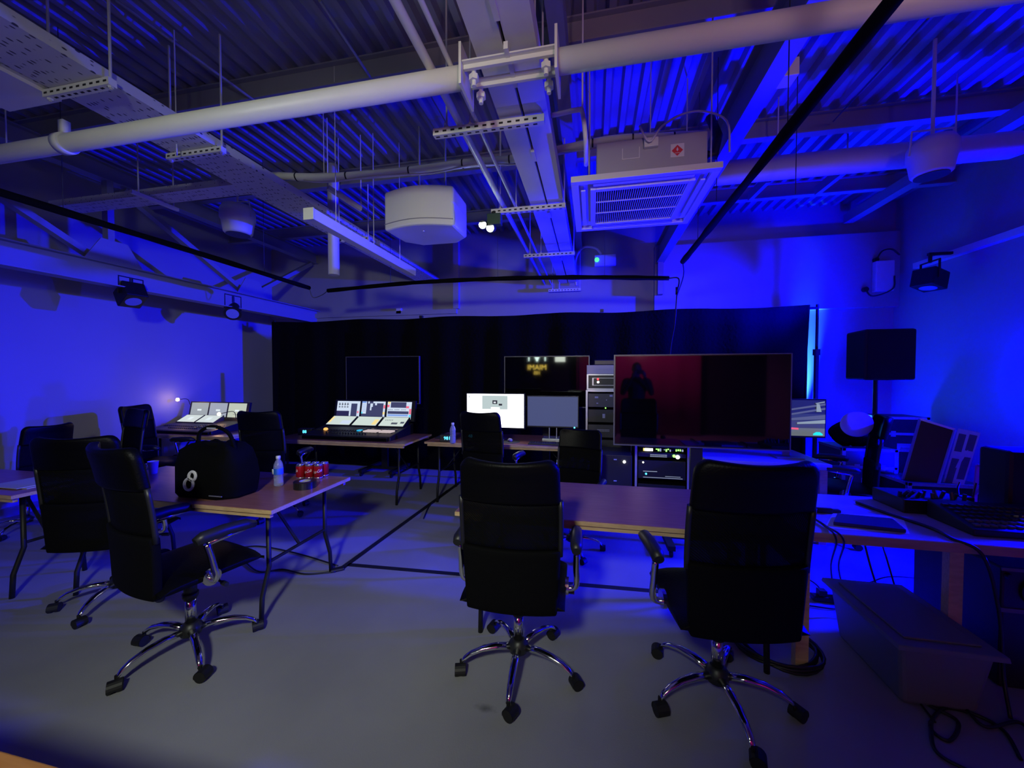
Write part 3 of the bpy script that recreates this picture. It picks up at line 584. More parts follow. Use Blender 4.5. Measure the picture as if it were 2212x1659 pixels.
# ------------------------------------------------------------------ office chair
def make_chair(lab):
    t = Thing('office_chair', (0,0,0), lab, 'office chair'); root = t.o
    hub = t.part('hub', MB().lathe([(.03, .085), (.048, .09), (.052, .13), (.035, .15), (.03, .155)], n=16), black, smooth=True)
    t.part('gas_lift', MB().mat(0).cyl((0,0,.155), (0,0,.30), .025, 16).mat(1).cyl((0,0,.28), (0,0,.42), .030, 14).cyl((0,0,.295), (0,0,.315), .037, 14), [chrome, black], smooth=True)
    for k in range(5):
        a = R(72*k+270); d = Vector((math.cos(a), math.sin(a), 0)); sd = Vector((-d.y, d.x, 0))
        prof = [(.045, .118, .021, .016), (.12, .124, .020, .015), (.19, .118, .018, .013), (.25, .100, .016, .012), (.285, .078, .014, .012), (.30, .060, .012, .012)]
        mb = MB(); rings = []
        for (r_, z_, w_, h_) in prof:
            rings += [d*r_+sd*w_*math.cos(q*math.pi/4)+Vector((0,0,z_+h_*math.sin(q*math.pi/4))) for q in range(8)]
        ff = [(i*8+q, i*8+(q+1) % 8, (i+1)*8+(q+1) % 8, (i+1)*8+q) for i in range(len(prof)-1) for q in range(8)]+[tuple(range(8)), tuple(range(40, 48))]
        mb.add(rings, ff); leg = t.part('leg', mb, chrome, smooth=True)
        ca = a+random.uniform(.5, 2.4); cd = Vector((math.cos(ca), math.sin(ca), 0)); cs = Vector((-cd.y, cd.x, 0)); cc = d*.305+cd*.014+Vector((0,0,.028))
        cm_ = MB()
        for sg in (-1, 1): cm_.cyl(cc+cs*sg*.009, cc+cs*sg*.026, .0275, 16)
        cm_.tube([d*.30+Vector((0,0,.035)), d*.30+Vector((0,0,.07))], .009, 8)
        hd = [cc+cd*(.030*math.cos(R(g)))+Vector((0,0,.030*math.sin(R(g)))) for g in range(-20, 201, 22)]
        cm_.sheet(lambda u, v: hd[int(round(u*(len(hd)-1)))]+cs*(.027*(2*v-1)), len(hd)-1, 1)
        t.part('caster', cm_, rubber, parent=leg, smooth=False)
    t.part('tilt_mechanism', MB().box(-.09, -.12, .40, .09, .12, .45), black, bevel=.01)
    t.part('tilt_lever', MB().tube([(.09, .03, .425), (.20, .03, .42), (.25, .03, .415)], .006, 6).cyl((.25, .03, .415), (.29, .03, .413), .012, 8), black)
    # seat: padded, waterfall front
    def seat(u, v, top):
        x_ = (u-.5)*.50; y_ = -.23+.49*v; e = 1-max(abs(u-.5)*2, 0)**6
        z_ = (.515 if top else .45); f = max(0, v-.78)/.22
        z_ -= .045*f*f*(1 if top else .2); z_ -= (.03*(abs(u-.5)*2)**5+.02*(max(0, .15-v)/.15)**2)*(1 if top else -.3)
        return (x_*(1-.10*(max(0, v-.85)/.15)**2), y_, z_)
    mb = MB(); nu, nv = 12, 12
    tv = [seat(i/nu, j/nv, True) for j in range(nv+1) for i in range(nu+1)]; bv = [seat(i/nu, j/nv, False) for j in range(nv+1) for i in range(nu+1)]
    o = len(tv); ff = []
    for j in range(nv):
        for i in range(nu):
            a = j*(nu+1)+i; ff += [(a, a+1, a+nu+2, a+nu+1), (o+a+nu+1, o+a+nu+2, o+a+1, o+a)]
    for i in range(nu): ff += [(i+1, i, o+i, o+i+1), (nv*(nu+1)+i, nv*(nu+1)+i+1, o+nv*(nu+1)+i+1, o+nv*(nu+1)+i)]
    for j in range(nv): a = j*(nu+1); b = a+nu+1; ff += [(a, b, o+b, o+a), (b+nu, a+nu, o+a+nu, o+b+nu)]
    mb.add(tv+bv, ff); t.part('seat', mb, leather, smooth=True, bevel=.012)
    # backrest sheet params
    def back(u, v, off=0):
        z_ = .44+.735*v; wd = .225+.012*math.sin(v*math.pi)-.012*(1-v)
        if v > .93: wd -= .035*((v-.93)/.07)**2
        s = (u-.5)*2; y_ = -.245-.055*math.sin(v*math.pi*.5)-.055*v*v+.035*math.sin(max(0, v-.05)*2.9)*.6
        y_ += .055*s*s*(.5+.5*v)*1.0
        z_ -= .012*math.cos(s*1.57)*(v > .9)
        return Vector((s*wd, y_+off, z_))
    def bpart(v0, v1, th):
        mb = MB(); nu, nv = 14, 10; A = [back(i/nu, v0+(v1-v0)*j/nv, -th/2) for j in range(nv+1) for i in range(nu+1)]; B = [back(i/nu, v0+(v1-v0)*j/nv, th/2) for j in range(nv+1) for i in range(nu+1)]
        o = len(A); ff = []
        for j in range(nv):
            for i in range(nu):
                a = j*(nu+1)+i; ff += [(a, a+1, a+nu+2, a+nu+1), (o+a+nu+1, o+a+nu+2, o+a+1, o+a)]
        for i in range(nu): ff += [(i+1, i, o+i, o+i+1), (nv*(nu+1)+i, nv*(nu+1)+i+1, o+nv*(nu+1)+i+1, o+nv*(nu+1)+i)]
        for j in range(nv): a = j*(nu+1); b = a+nu+1; ff += [(a, b, o+b, o+a), (b+nu, a+nu, o+a+nu, o+b+nu)]
        return mb.add(A+B, ff)
    br = t.part('backrest', bpart(0, .42, .04), fabric, smooth=True, bevel=.01)
    t.part('mesh_panel', bpart(.42, .72, .004), meshm, parent=br, smooth=True)
    t.part('head_panel', bpart(.72, 1, .045), leather, parent=br, smooth=True, bevel=.015)
    for s in (0, 1): t.part('side_frame', MB().tube([back(s, .38+.36*k/6) for k in range(7)], .012, 8), black, parent=br, smooth=True)
    for sg in (-1, 1):
        ar = t.part('armrest', MB().tube(catmull([(sg*.22, -.02, .455), (sg*.295, -.02, .47), (sg*.30, -.04, .58), (sg*.30, -.06, .665)], 5), .016, 8).tube([(sg*.30, -.06, .665), (sg*.30, .12, .68)], .014, 8), chrome, smooth=True)
        def pad(u, v): return None
        pm = MB(); pp = [(-.13, .0), (-.10, .012), (0, .016), (.10, .010), (.15, -.006)]
        pm.tube([(sg*.30, y_+.02, .69+z_) for y_, z_ in pp], [.022, .030, .031, .029, .018], 12)
        t.part('arm_pad', pm, black, parent=ar, smooth=True)
        t.part('pivot_disc', MB().cyl((sg*.245, -.02, .47), (sg*.262, -.02, .47), .042, 20), chrome, parent=ar, smooth=False)
    return root
chair0 = make_chair('x')
used = [False]
def chair(px_, py_, rz, lab, z=0, world=None, at_y=None, sc=1):
    p = Vector(world) if world else (aty(px_, 900, at_y) if at_y else atz(px_, py_, 0))
    o = chair0 if not used[0] else copy_tree(chair0); used[0] = True; o.scale = (sc, sc, sc)
    return place(o, (p.x, p.y, 0), R(rz), lab, 'black mesh-back office chairs')
chair(1120, 1440, 2, 'black high-back office chair in the centre foreground with its back to the viewer')
chair(1548, 1508, 8, 'black high-back office chair in the right foreground with its back to the viewer', sc=1.035)
chair(414, 1402, -14, 'black office chair turned sideways at the corner of the left wooden table', sc=1.03)
chair(258, 1292, 22, 'black office chair behind the sideways chair at the front of the left table')
chair(0, 0, 100, 'black office chair cut off by the left frame edge', world=(-5.5, 2.72, 0), sc=.9)
chair(215, 0, 165, 'black office chair against the left wall casting an olive shadow', at_y=2.95)
chair(350, 0, -70, 'black office chair seen side-on before the lamp-lit lighting console', at_y=3.72)
chair(598, 0, 10, 'dark office chair between the two lighting consoles', at_y=3.62)
chair(0, 0, -12, 'black office chair silhouetted against the bright white monitor', world=(-1.05, 4.00, 0))
chair(1236, 0, 165, 'black office chair behind the long table left of the server rack', at_y=3.40, sc=.88)
chair(0, 0, 68, 'black office chair side-on at right with a pale cushion draped over its top', world=(2.30, 4.20, 0))

# ------------------------------------------------------------------ folding tables
def table(name, x0, x1, y0, y1, label, legs='fold', top=woodt, edge=woode, z=.74, group=None):
    t = Thing(name, ((x0+x1)/2, (y0+y1)/2, 0), label, 'table', group=group)
    t.part('tabletop', MB().mat(1).box(x0, y0, z-.025, x1, y1, z-.002).mat(0).box(x0+.004, y0+.004, z-.002, x1-.004, y1-.004, z), [top, edge], True)
    t.part('apron_rail', MB().box(x0+.03, y0+.02, z-.055, x1-.03, y0+.045, z-.025).box(x0+.03, y1-.045, z-.055, x1-.03, y1-.02, z-.025), edge, True)
    if legs == 'fold':
        for xx, sg in ((x0+.14, 1), (x1-.14, -1)):
            for yy, so in ((y0+.12, -1), (y1-.12, 1)):
                t.part('leg', MB().tube([(xx, yy, z-.055), (xx, yy, .42), (xx, yy+so*.005, .26), (xx, yy-so*.05, .13), (xx, yy-so*.05, 0)] if False else [(xx, yy, z-.055), (xx, yy, .33), (xx+sg*.0, yy+so*.055, .16), (xx, yy+so*.065, 0)], .0145, 10), blackm, True, smooth=True)
            t.part('cross_brace', MB().cyl((xx, y0+.12, .36), (xx, y1-.12, .36), .011, 8), blackm, True)
            t.part('folding_strut', MB().bar((xx, (y0+y1)/2, .36), (xx+sg*.28, (y0+y1)/2, z-.03), .02, .008), blackm, True)
    else:
        for xx, yy in legs: t.part('leg', MB().box(xx-.03, yy-.022, 0, xx+.03, yy+.022, z-.055), woode if name == 'work_table' else steel2, True)
    return t
lt = table('folding_table', -3.68, -1.86, 1.92, 2.68, 'brown folding table at left with bottle, drink cans and black bag', group='brown folding tables')
table('folding_table', -5.60, -3.78, 1.80, 2.30, 'folding table cut off at the left frame edge with papers on it', group='brown folding tables')
table('folding_table', -.79, 1.035, 2.13, 2.88, 'brown folding table in the centre between the two foreground chairs', group='brown folding tables')
bluewood = wood_mat('pale_grey_laminate', (.38, .33, .32), (.45, .40, .38), .4)
table('work_table', 1.045, 2.87, 2.22, 2.95, 'pale topped work table at right loaded with mixing gear', legs=[(1.08, 2.26), (1.08, 2.90), (1.84, 2.40), (2.80, 2.28), (2.80, 2.90)], top=bluewood, edge=wood_mat('reddish_wood_edge', (.36, .20, .16), (.44, .27, .2), .5))
table('folding_table', -3.95, -2.12, 4.08, 4.84, 'folding table carrying the larger lighting console before the drape', group='brown folding tables')
table('folding_table', -1.97, -.14, 4.28, 5.04, 'folding table with the bright monitor, grey monitor and mouse', group='brown folding tables')
table('folding_table', -5.98, -4.52, 4.06, 4.80, 'folding table at the left wall carrying the lamp-lit lighting console', group='brown folding tables')
table('work_table', 1.06, 2.10, 3.92, 4.62, 'pale desk behind the big dark television holding the right monitor', legs=[(1.1, 3.97), (1.1, 4.57), (2.05, 3.97), (2.05, 4.57)], top=bluewood, edge=alum)
t = Thing('pine_table', (-1.75, .1, 0), 'orange pine table corner at the bottom left edge of the picture', 'table')
t.part('tabletop', MB().box(-2.6, -.45, .71, -1.0, .565, .74), woodp, True, bevel=.004)
for xx in (-2.5, -1.1):
    for yy in (-.35, .47): t.part('leg', MB().box(xx-.03, yy-.03, 0, xx+.03, yy+.03, .71), woodp, True)

# ------------------------------------------------------------------ televisions / monitors
def tv(x0, x1, y, z0, z1, label, th=.05):
    t = Thing('television', ((x0+x1)/2, y, 0), label, 'television')
    t.part('cabinet', MB().box(x0, y, z0, x1, y+th, z1), bezel, True, bevel=.004)
    t.part('screen', MB().box(x0+.012, y-.002, z0+.014, x1-.012, y, z1-.012), screenoff if x0 > -3 else mat('matt_dark_screen', (.002, .002, .003), .3, ior=1.25), True)
    t.part('edge_frame', MB().box(x0-.003, y-.004, z0-.004, x0+.006, y+th*.5, z1+.003).box(x1-.006, y-.004, z0-.004, x1+.003, y+th*.5, z1+.003).box(x0+.006, y-.004, z0-.004, x1-.006, y+th*.5, z0+.006).box(x0+.006, y-.004, z1-.003, x1-.006, y+th*.5, z1+.003), mat('brushed_dark_trim', (.16, .16, .18), .45, .3), True)
    c = (x0+x1)/2
    t.part('stand_post', MB().box(c-.05, y+th, .10, c+.05, y+th+.04, z1-.3), blackm, True)
    t.part('stand_beam', MB().box(c-.25, y+th, .06, c+.25, y+th+.04, .10), blackm, True)
    for sx in (-.25, .25):
        t.part('stand_foot', MB().box(c+sx-.03, y-.22, .06, c+sx+.03, y+.36, .10), blackm, True)
        for yy in (y-.19, y+.33): t.part('caster', MB().cyl((c+sx-.012, yy, .03), (c+sx+.012, yy, .03), .03, 12).box(c+sx-.012, yy-.01, .03, c+sx+.012, yy+.01, .062), rubber, True)
    return t
tv(.195, 1.63, 3.62, .905, 1.722, 'large dark television right of centre reflecting a person and a reddish wall')
tv(-1.227, -.04, 5.35, 1.09, 1.80, 'dark television behind the bright monitor reflecting a yellow neon sign')
tv(-3.80, -2.56, 5.4, 1.10, 1.82, 'unlit television barely visible behind the larger lighting console')

def monitor(x0, x1, y, z0, z1, deskz, label, content, mats, foot=.1, yaw=0, legs2=False):
    t = Thing('monitor', ((x0+x1)/2, y, deskz), label, 'monitor'); W = x1-x0; H = z1-z0; zz = z0-deskz
    t.o.rotation_euler = (0,0,R(yaw))
    t.part('case', MB().box(-W/2-.012, 0, zz-.018, W/2+.012, .03, zz+H+.012), bezel, bevel=.004)
    s = MB(); lift = 0
    for (u0, v0, u1, v1, mi) in content:
        lift += 1; yy = -.0008-.0004*lift; s.mat(mi)
        s.add([(-W/2+W*u0, yy, zz+H*v0), (-W/2+W*u1, yy, zz+H*v0), (-W/2+W*u1, yy, zz+H*v1), (-W/2+W*u0, yy, zz+H*v1)], [(0,1,2,3)])
    t.part('display', s, mats)
    if legs2: t.part('stand', MB().box(-.045, .02, .02, -.035, .05, zz-.018).box(.045, .02, .02, .055, .05, zz-.018).box(-.12, -.06, 0, .13, .14, .02), alum, bevel=.002)
    else: t.part('stand', MB().box(-.03, .03, .01, .03, .045, zz+H*.5).box(-.12, -.07, 0, .12, .12, .01), mat('grey_stand_metal', (.35, .36, .4), .4, .5), bevel=.002)
    return t
W3 = emis('screen_bright_white', (1, .99, .97), 3.0); Wg = emis('screen_pale_grey', (.50, .60, .60), 1); Wd = emis('screen_dark_window', (.02, .02, .03), 1)
monitor(-1.53, -.81, 4.58, .895, 1.305, .74, 'bright white lit monitor on the centre desk behind a chair', [(0,0,1,1,0), (.27,.54,.72,.95,1), (.455,.70,.54,.81,2), (.475,.725,.515,.77,3), (.565,.655,.625,.71,2), (.03,.88,.05,.95,1), (.43,.54,.58,.60,0)], [W3, Wg, Wd, emis('screen_icon', (.8, .85, .9), 1)])
monitor(-.79, -.17, 4.74, .905, 1.27, .74, 'dim blue-grey lit monitor right of the bright white one', [(0,0,1,1,0)], [emis('screen_blue_grey', (.055, .07, .18), 1)], legs2=True)
bpy.data.objects  # (power light of the grey monitor)
t = [o for o in bpy.data.objects if o.name.startswith('monitor') and o.parent is None][-1]
MB().cyl((.27, -.001, .155), (.27, -.004, .155), .010, 12).build('power_light', emis('cyan_led', (.1, .8, 1), 3), t)
# right monitor: a camera view of a room, drawn as slanted bands
t = monitor(1.55, 2.17, 4.18, .955, 1.30, .74, 'monitor at right showing a grey camera view with a red bar and cyan mark', [(0,0,1,1,0), (0,0,1,.22,1), (0,.22,1,.42,2), (0,.42,1,.62,3)], [emis('view_dark', (.014, .018, .034), 1), emis('view_floor', (.13, .15, .16), 1), emis('view_grey', (.045, .05, .075), 1), emis('view_mid', (.03, .04, .065), 1)])
s = MB(); W, H, zz = .62, .345, .215
def pl(pts, mi): s.mat(mi).add([(-W/2+W*a, -.004-.0002*len(s.f), zz+H*b) for a, b in pts], [tuple(range(len(pts)))])
pl([(.25,.62), (1,.86), (1,.92), (.25,.66)], 1); pl([(.3,.5), (1,.74), (1,.80), (.3,.54)], 1); pl([(.25,.40), (1,.48), (1,.60), (.25,.43)], 1)
pl([(.62,.33), (1,.36), (1,.46), (.62,.38)], 2); pl([(.88,.68), (.95,.68), (.92,.90), (.88,.90)], 2); pl([(.88,.90), (.99,.94), (.99,.97), (.86,.92)], 2)
pl([(.2,.215), (.64,.17), (.64,.225), (.2,.262)], 0); pl([(.3,.44), (.42,.44), (.42,.465), (.3,.465)], 4); pl([(.3,.50), (.44,.50), (.44,.525), (.3,.525)], 4); pl([(.3,.66), (.40,.66), (.40,.68), (.3,.68)], 4)
pl([(.84,.03), (.97,.03), (.97,.07), (.93,.12), (.88,.12), (.84,.07)], 3)
t.part('screen_picture', s, [emis('view_red', (.85, .12, .15), 1), emis('view_light', (.09, .105, .13), 1), emis('view_pale', (.26, .33, .30), 1), emis('view_cyan', (.02, .85, .9), 1), emis('view_white', (.8, .9, .9), 1)])

# ------------------------------------------------------------------ lighting consoles
def console(cx, cy, label, ls, contents, lowers, mats, yaw=0, lamps=False, sc=1.0):
    t = Thing('lighting_console', (cx, cy, .74), label, 'lighting console'); t.o.rotation_euler = (0,0,R(yaw)); t.o.scale = (sc, sc, sc)
    t.part('base', MB().add([(-.62,-.33,0),(.62,-.33,0),(.62,.30,0),(-.62,.30,0),(-.62,-.33,.05),(.62,-.33,.05),(.62,.30,.15),(-.62,.30,.15)], [(0,3,2,1),(4,5,6,7),(0,1,5,4),(1,2,6,5),(2,3,7,6),(3,0,4,7)]), black, bevel=.008)
    t.part('wrist_rest', MB().box(-.60, -.37, .0, .60, -.331, .045), leather, bevel=.01)
    sl = Vector((0, .63, .10)).normalized(); up = Vector((1,0,0)).cross(sl)
    def dk(x_, y_): return Vector((x_, -.33, .05))+sl*y_
    # faders and keys
    fk = MB(); kk = MB()
    for i in range(15):
        kk_ = dk(-.34+.04*i, .10); fk.bar(kk_+up*.008-sl*.006, kk_+up*.008+sl*.006, .018, .014)
    t.part('fader', fk, darkgr)
    for i in range(10):
        for j in range(5):
            p = dk(.10+.05*i if i < 9 else .54, .17+.035*j); kk.mat(0 if (i+j*3) % 7 else 1).bar(p+up*.004-sl*.010, p+up*.004+sl*.010, .030, .008)
    for i in range(16):
        for j in range(2): p = dk(-.56+.04*i, .20+.03*j); kk.mat(0).bar(p+up*.004-sl*.008, p+up*.004+sl*.008, .024, .008)
    t.part('key', kk, [darkgr, emis('key_amber', (.35, .25, .2), .3)])
    # lower touch screens
    for i in range(3):
        if lowers[i] is None: continue
        a = -.595+.40*i
        f = MB().mat(0).add([dk(a, .40)+up*.010, dk(a+.385, .40)+up*.010, dk(a+.385, .615)+up*.085, dk(a, .615)+up*.085, dk(a, .40), dk(a+.385, .40), dk(a+.385, .615), dk(a, .615)], [(0,1,2,3),(0,1,5,4),(1,2,6,5),(2,3,7,6),(3,0,4,7)])
        lp_ = t.part('touch_panel', f, black)
        A, B, D_ = dk(a+.012, .412)+up*.0145, dk(a+.373, .412)+up*.0145, dk(a+.012, .605)+up*.082
        s = MB(); n_ = (B-A).cross(D_-A).normalized()
        for l_, (u0, v0, u1, v1, mi) in enumerate(lowers[i]):
            s.mat(mi).add([A+(B-A)*u+(D_-A)*v+n_*(.0015+.0006*l_) for u, v in ((u0,v0),(u1,v0),(u1,v1),(u0,v1))], [(0,1,2,3)])
        t.part('lit_screen', s, mats, parent=lp_)
    # upper screen wing
    rot = R(-12)
    def wp(x_, z_, o_=0): return Vector((x_, .30+math.sin(-rot)*z_-o_*math.cos(rot), .17+math.cos(rot)*z_-o_*math.sin(-rot)*-1))
    t.part('screen_wing', MB().add([wp(-.63, 0), wp(.63, 0), wp(.63, .29), wp(-.63, .29), wp(-.63, 0, -.04), wp(.63, 0, -.04), wp(.63, .29, -.04), wp(-.63, .29, -.04)], [(0,1,2,3),(4,7,6,5),(0,1,5,4),(1,2,6,5),(2,3,7,6),(3,0,4,7)]).box(-.5, .27, .12, .5, .31, .18), black)
    for i in range(3):
        a = -.595+.40*i; s = MB()
        for l_, (u0, v0, u1, v1, mi) in enumerate(contents[i]):
            s.mat(mi).add([wp(a+.37*u, .025+.245*v, .002+.0006*l_) for u, v in ((u0,v0),(u1,v0),(u1,v1),(u0,v1))], [(0,1,2,3)])
        t.part('upper_screen', s, mats)
    return t
cW = emis('console_white', (.62, .72, .88), 1.0); cD = emis('console_slate', (.045, .05, .13), 1); cN = emis('console_navy', (.02, .018, .075), 1); cR = emis('console_red', (.9, .15, .25), 1)
cY = emis('console_yellow', (.95, .75, .3), 1); cC = emis('console_cyan', (.1, .7, .9), 1); cL = emis('console_pale', (.62, .72, .66), 1); cK = emis('console_ink', (.08, .09, .12), 1); cB = emis('console_blue', (.2, .35, .8), 1)
cm8 = [cW, cD, cN, cR, cY, cC, cL, cK, cB]
S1 = [(0,0,1,1,0), (0,0,.55,.42,2), (.62,.12,.88,.86,1), (.9,.3,.96,.42,3)]+[(.08+.12*i, .78-.16*j, .15+.12*i, .84-.16*j, 7) for i in range(4) for j in range(2)]+[(.1+.12*i, .73, .13+.12*i, .90, 7) for i in range(4)]
S2 = [(0,0,1,1,1), (0,.28,.2,1,0), (0,.9,.18,1,8), (.0,.28,.06,.38,5), (.26,.88,.32,1,0), (.36,.48,.42,.88,0), (.42,.68,.47,.88,0), (.48,.9,1,1,0), (.56,.78,.64,.9,0), (.92,0,1,.9,0), (.93,.6,1,.8,3), (.92,.25,1,.4,4)]+[(.03, .42+.09*j, .18, .44+.09*j, 8) for j in range(5)]
S3 = [(0,0,1,1,0), (.14,.66,.78,.98,1), (.0,.68,.09,.82,3), (.02,.88,.12,1,4), (.78,.64,.9,.76,3), (.04,.3,.9,.46,1), (.04,.18,.88,.27,8), (.92,.3,1,.6,3), (.92,.14,1,.26,5)]+[(.05+.055*i, .52, .08+.055*i, .56, 7) for i in range(15) if i % 5 != 4]
L1 = [(0,0,1,1,6), (.0,.2,.1,.9,4), (.55,.1,.95,.5,0)]; L2 = [(0,0,1,1,6), (.78,.1,.96,.7,4)]; L3 = [(0,0,1,1,6), (.45,.2,.7,.4,7), (.8,.3,.95,.5,7)]+[(.12+.07*i, .6, .15+.07*i, .7, 7) for i in range(5)]
def cons_at(px_, Y): return aty(px_, 900, Y).x
t = console(-2.98, 4.52, 'larger lighting console with three detailed upper screens, left of centre', 0, [S1, S2, S3], [L1, L2, L3], cm8, sc=.98)
t.part('lit_keypad', MB().mat(0).box(.18, -.22, .085, .36, -.10, .105).box(.40, -.22, .085, .56, -.10, .105), [emis('keypad_warm', (.55, .45, .45), 1)])
t.part('fader_light', MB().box(.05, -.16, .085, .10, -.10, .10), emis('cyan_key', (.02, .45, .8), 1))
t.part('trackball', MB().lathe([(.0, .0), (.028, .008), (.03, .02), (.02, .035), (.0, .04)], (-.42, -.14, .078), 14), emis('orange_ball', (1, .45, .1), 1.4), smooth=True)
G = [(0,0,1,1,0), (.38,.42,.62,.54,1)]
gm = [emis('plain_grey_screen', (.33, .37, .40), 1), emis('plain_white_word', (.75, .85, .88), 1), emis('pale_green_screen', (.50, .56, .46), 1), emis('pale_low_screen', (.62, .70, .68), 1), emis('taskbar_grey', (.2, .22, .2), 1), emis('pale_lilac', (.34, .38, .46), 1)]
t = console(-5.50, 4.46, 'lighting console on the left with plain grey screens and two glowing lamps', 0, [G, [(0,0,1,1,5), G[1]], [(0,0,1,1,2), (.38,.42,.62,.54,1), (.3,.2,1,.23,4)]], [[(0,0,1,1,3), (.4,.3,.62,.7,1)], [(0,0,1,1,3), (.35,.3,.6,.7,1)], None], gm, sc=.86)
warm = emis('warm_bulb', (1, .62, .25), 25)
for k, (gx, gz, b0_) in enumerate(((-.64, .50, (-.60, .32, .40)), (.25, .27, (.40, .30, .16)))):
    ar = t.part('gooseneck', MB().tube(catmull([b0_, (b0_[0]+.0, b0_[1]-.05, b0_[2]+.10 if k == 0 else .30), (gx, b0_[1]-.18, gz)], 6), .006, 6), black)
    t.part('bulb', MB().lathe([(.0, -.03), (.022, -.022), (.026, 0), (.018, .022), (.0, .028)], (gx, b0_[1]-.18, gz), 12), warm, parent=ar, smooth=True)
cw = t.o.location
light('POINT', 'console_lamp_light', (cw.x+.25*.86, cw.y+.05, cw.z+.24), None, .9, (1, .55, .22), .02)
light('POINT', 'console_lamp_light', (cw.x-.64*.86, cw.y+.06, cw.z+.45), None, .35, (1, .6, .28), .02)
single('paper_sheet', MB().box(-4.62, 4.50, .825, -4.40, 4.62, .828) if False else MB().box(-4.68, 4.12, .7405, -4.55, 4.30, .7425), mat('white_paper', (.75, .74, .70), .7), 'sheet of paper under the glowing console lamp', 'paper')

# small displays with blue digits
def digit_unit(px_, py_, z, txt, label, sc=1):
    p = atz(px_, py_, z); t = Thing('intercom_unit', (p.x, p.y, z), label, 'display unit', group='units with blue digits')
    t.o.rotation_euler = (0,0,R(12))
    t.part('case', MB().box(-.09*sc, 0, 0, .09*sc, .10, .085*sc), black, bevel=.006)
    vv, ff = text_geo(txt, .055*sc, 0); d = MB(); d.add([(a, -.002, b+.045*sc) for a, b, c_ in vv], ff)
    t.part('blue_digits', d, emis('blue_digit', (.08, .62, 1), 3.5))
digit_unit(658, 940, .74, '88', 'small black unit with blue digits left of the larger console')
digit_unit(966, 955, .74, '981', 'small black unit with blue digits beside the centre bottle')
digit_unit(1016, 950, .74, '48', 'small black unit with two blue digits under the bright monitor')
# bottle
clear = mat('clear_plastic', (.75, .80, .95), .12, trans=.75, ior=1.25)
def bottle(p, z, label, blue=True, sc=1):
    t = Thing('water_bottle', (p.x, p.y, z), label, 'bottle')
    pr_ = [(.026, 0), (.031, .006), (.031, .03), (.0285, .036), (.031, .042), (.031, .055), (.0285, .061), (.031, .067), (.031, .12), (.0315, .14), (.028, .16), (.018, .182), (.0125, .192), (.0125, .200)]
    t.part('bottle_body', MB().lathe([(a*sc, b*sc) for a, b in pr_], n=24), clear, smooth=True)
    t.part('cap', MB().lathe([(.0155*sc, .196*sc), (.0155*sc, .215*sc), (.013*sc, .218*sc), (0, .218*sc)], n=20), mat('white_cap', (.75, .75, .8), .4), smooth=True)
    if blue: t.part('bottle_label', MB().mat(0).lathe([(.0316*sc, .085*sc), (.0320*sc, .087*sc), (.0320*sc, .128*sc), (.0316*sc, .130*sc)], n=28).mat(1).cbox((-.022*sc, -.0235*sc, .107*sc), (.012, .010, .036)), [mat('label_blue', (.03, .13, .62), .4), mat('label_white', (.7, .72, .8), .4)], smooth=True)
bottle(atz(602, 1049, .74), .74, 'clear water bottle with blue label on the left folding table')
bottle(atz(978, 957, .74), .74, 'clear water bottle in blue light on the centre desk beside digits', blue=False, sc=1.1)
# cans
red = mat('can_red', (.55, .012, .02), .3, .3); silver = mat('can_silver', (.7, .7, .72), .25, .9)
lv, lf = text_geo('Coca-Cola', .034, 0, .35, .9)
def make_can():
    t = Thing('drink_can', (0,0,0), 'x', 'drink can')
    t.part('can_body', MB().mat(1).lathe([(.022, 0), (.028, .006), (.0325, .016)], n=28).mat(0).lathe([(.0325, .016), (.0325, .100), (.0325, .1005)], n=28).mat(1).lathe([(.0325, .1005), (.027, .112), (.0275, .115), (.025, .115), (.024, .112)], n=28), [red, silver], smooth=True)
    d = MB(); rr = .0328
    d.add([(rr*math.sin(b/rr), -rr*math.cos(b/rr), .058+a*.9) for a, b, c_ in [(v[0]*1.0, v[1]*1.0, 0) for v in lv]], lf) if False else d.add([(rr*math.sin(a*.62/rr), -rr*math.cos(a*.62/rr), .060+b*.95+a*.15) for a, b, c_ in lv], lf)
    t.part('can_lettering', d, mat('can_white', (.8, .8, .82), .4))
    t.part('pull_tab', MB().rrect((0, 0, .1135), (1,0,0), (0,1,0), .014, .024, .006, .002), silver)
    return t.o
can0 = make_can(); first = True
base = atz(652, 1034, .74)
canl = ['red drink can at front left of the pack, silver rim facing', 'red drink can in the middle of the front row of the pack', 'red drink can at the right end of the pack', 'red drink can at back left of the pack', 'red drink can at the back middle of the pack', 'red drink can at the back right of the pack']
for k in range(6):
    i, j = k % 3, k//3
    o = can0 if k == 0 else copy_tree(can0)
    place(o, (base.x+.067*i-.01, base.y+.067*j+.015*i, .74), R([-70, -8, 12, 40, 90, 200][k]), canl[k], 'red drink cans in a pack')
p = atz(659, 1053, .74)
t = Thing('tape_roll', (p.x, p.y, .74), 'thick black tape roll lying in front of the drink cans', 'tape roll')
t.part('tape', MB().lathe([(.038, 0), (.075, 0), (.075, .048), (.038, .048), (.038, .001)], n=32), mat('black_gloss_tape', (.012, .012, .013), .3), smooth=False)
t.part('core', MB().lathe([(.034, .001), (.0379, .001), (.0379, .049), (.034, .049), (.034, .002)], n=32), mat('card_core', (.4, .38, .36), .7))
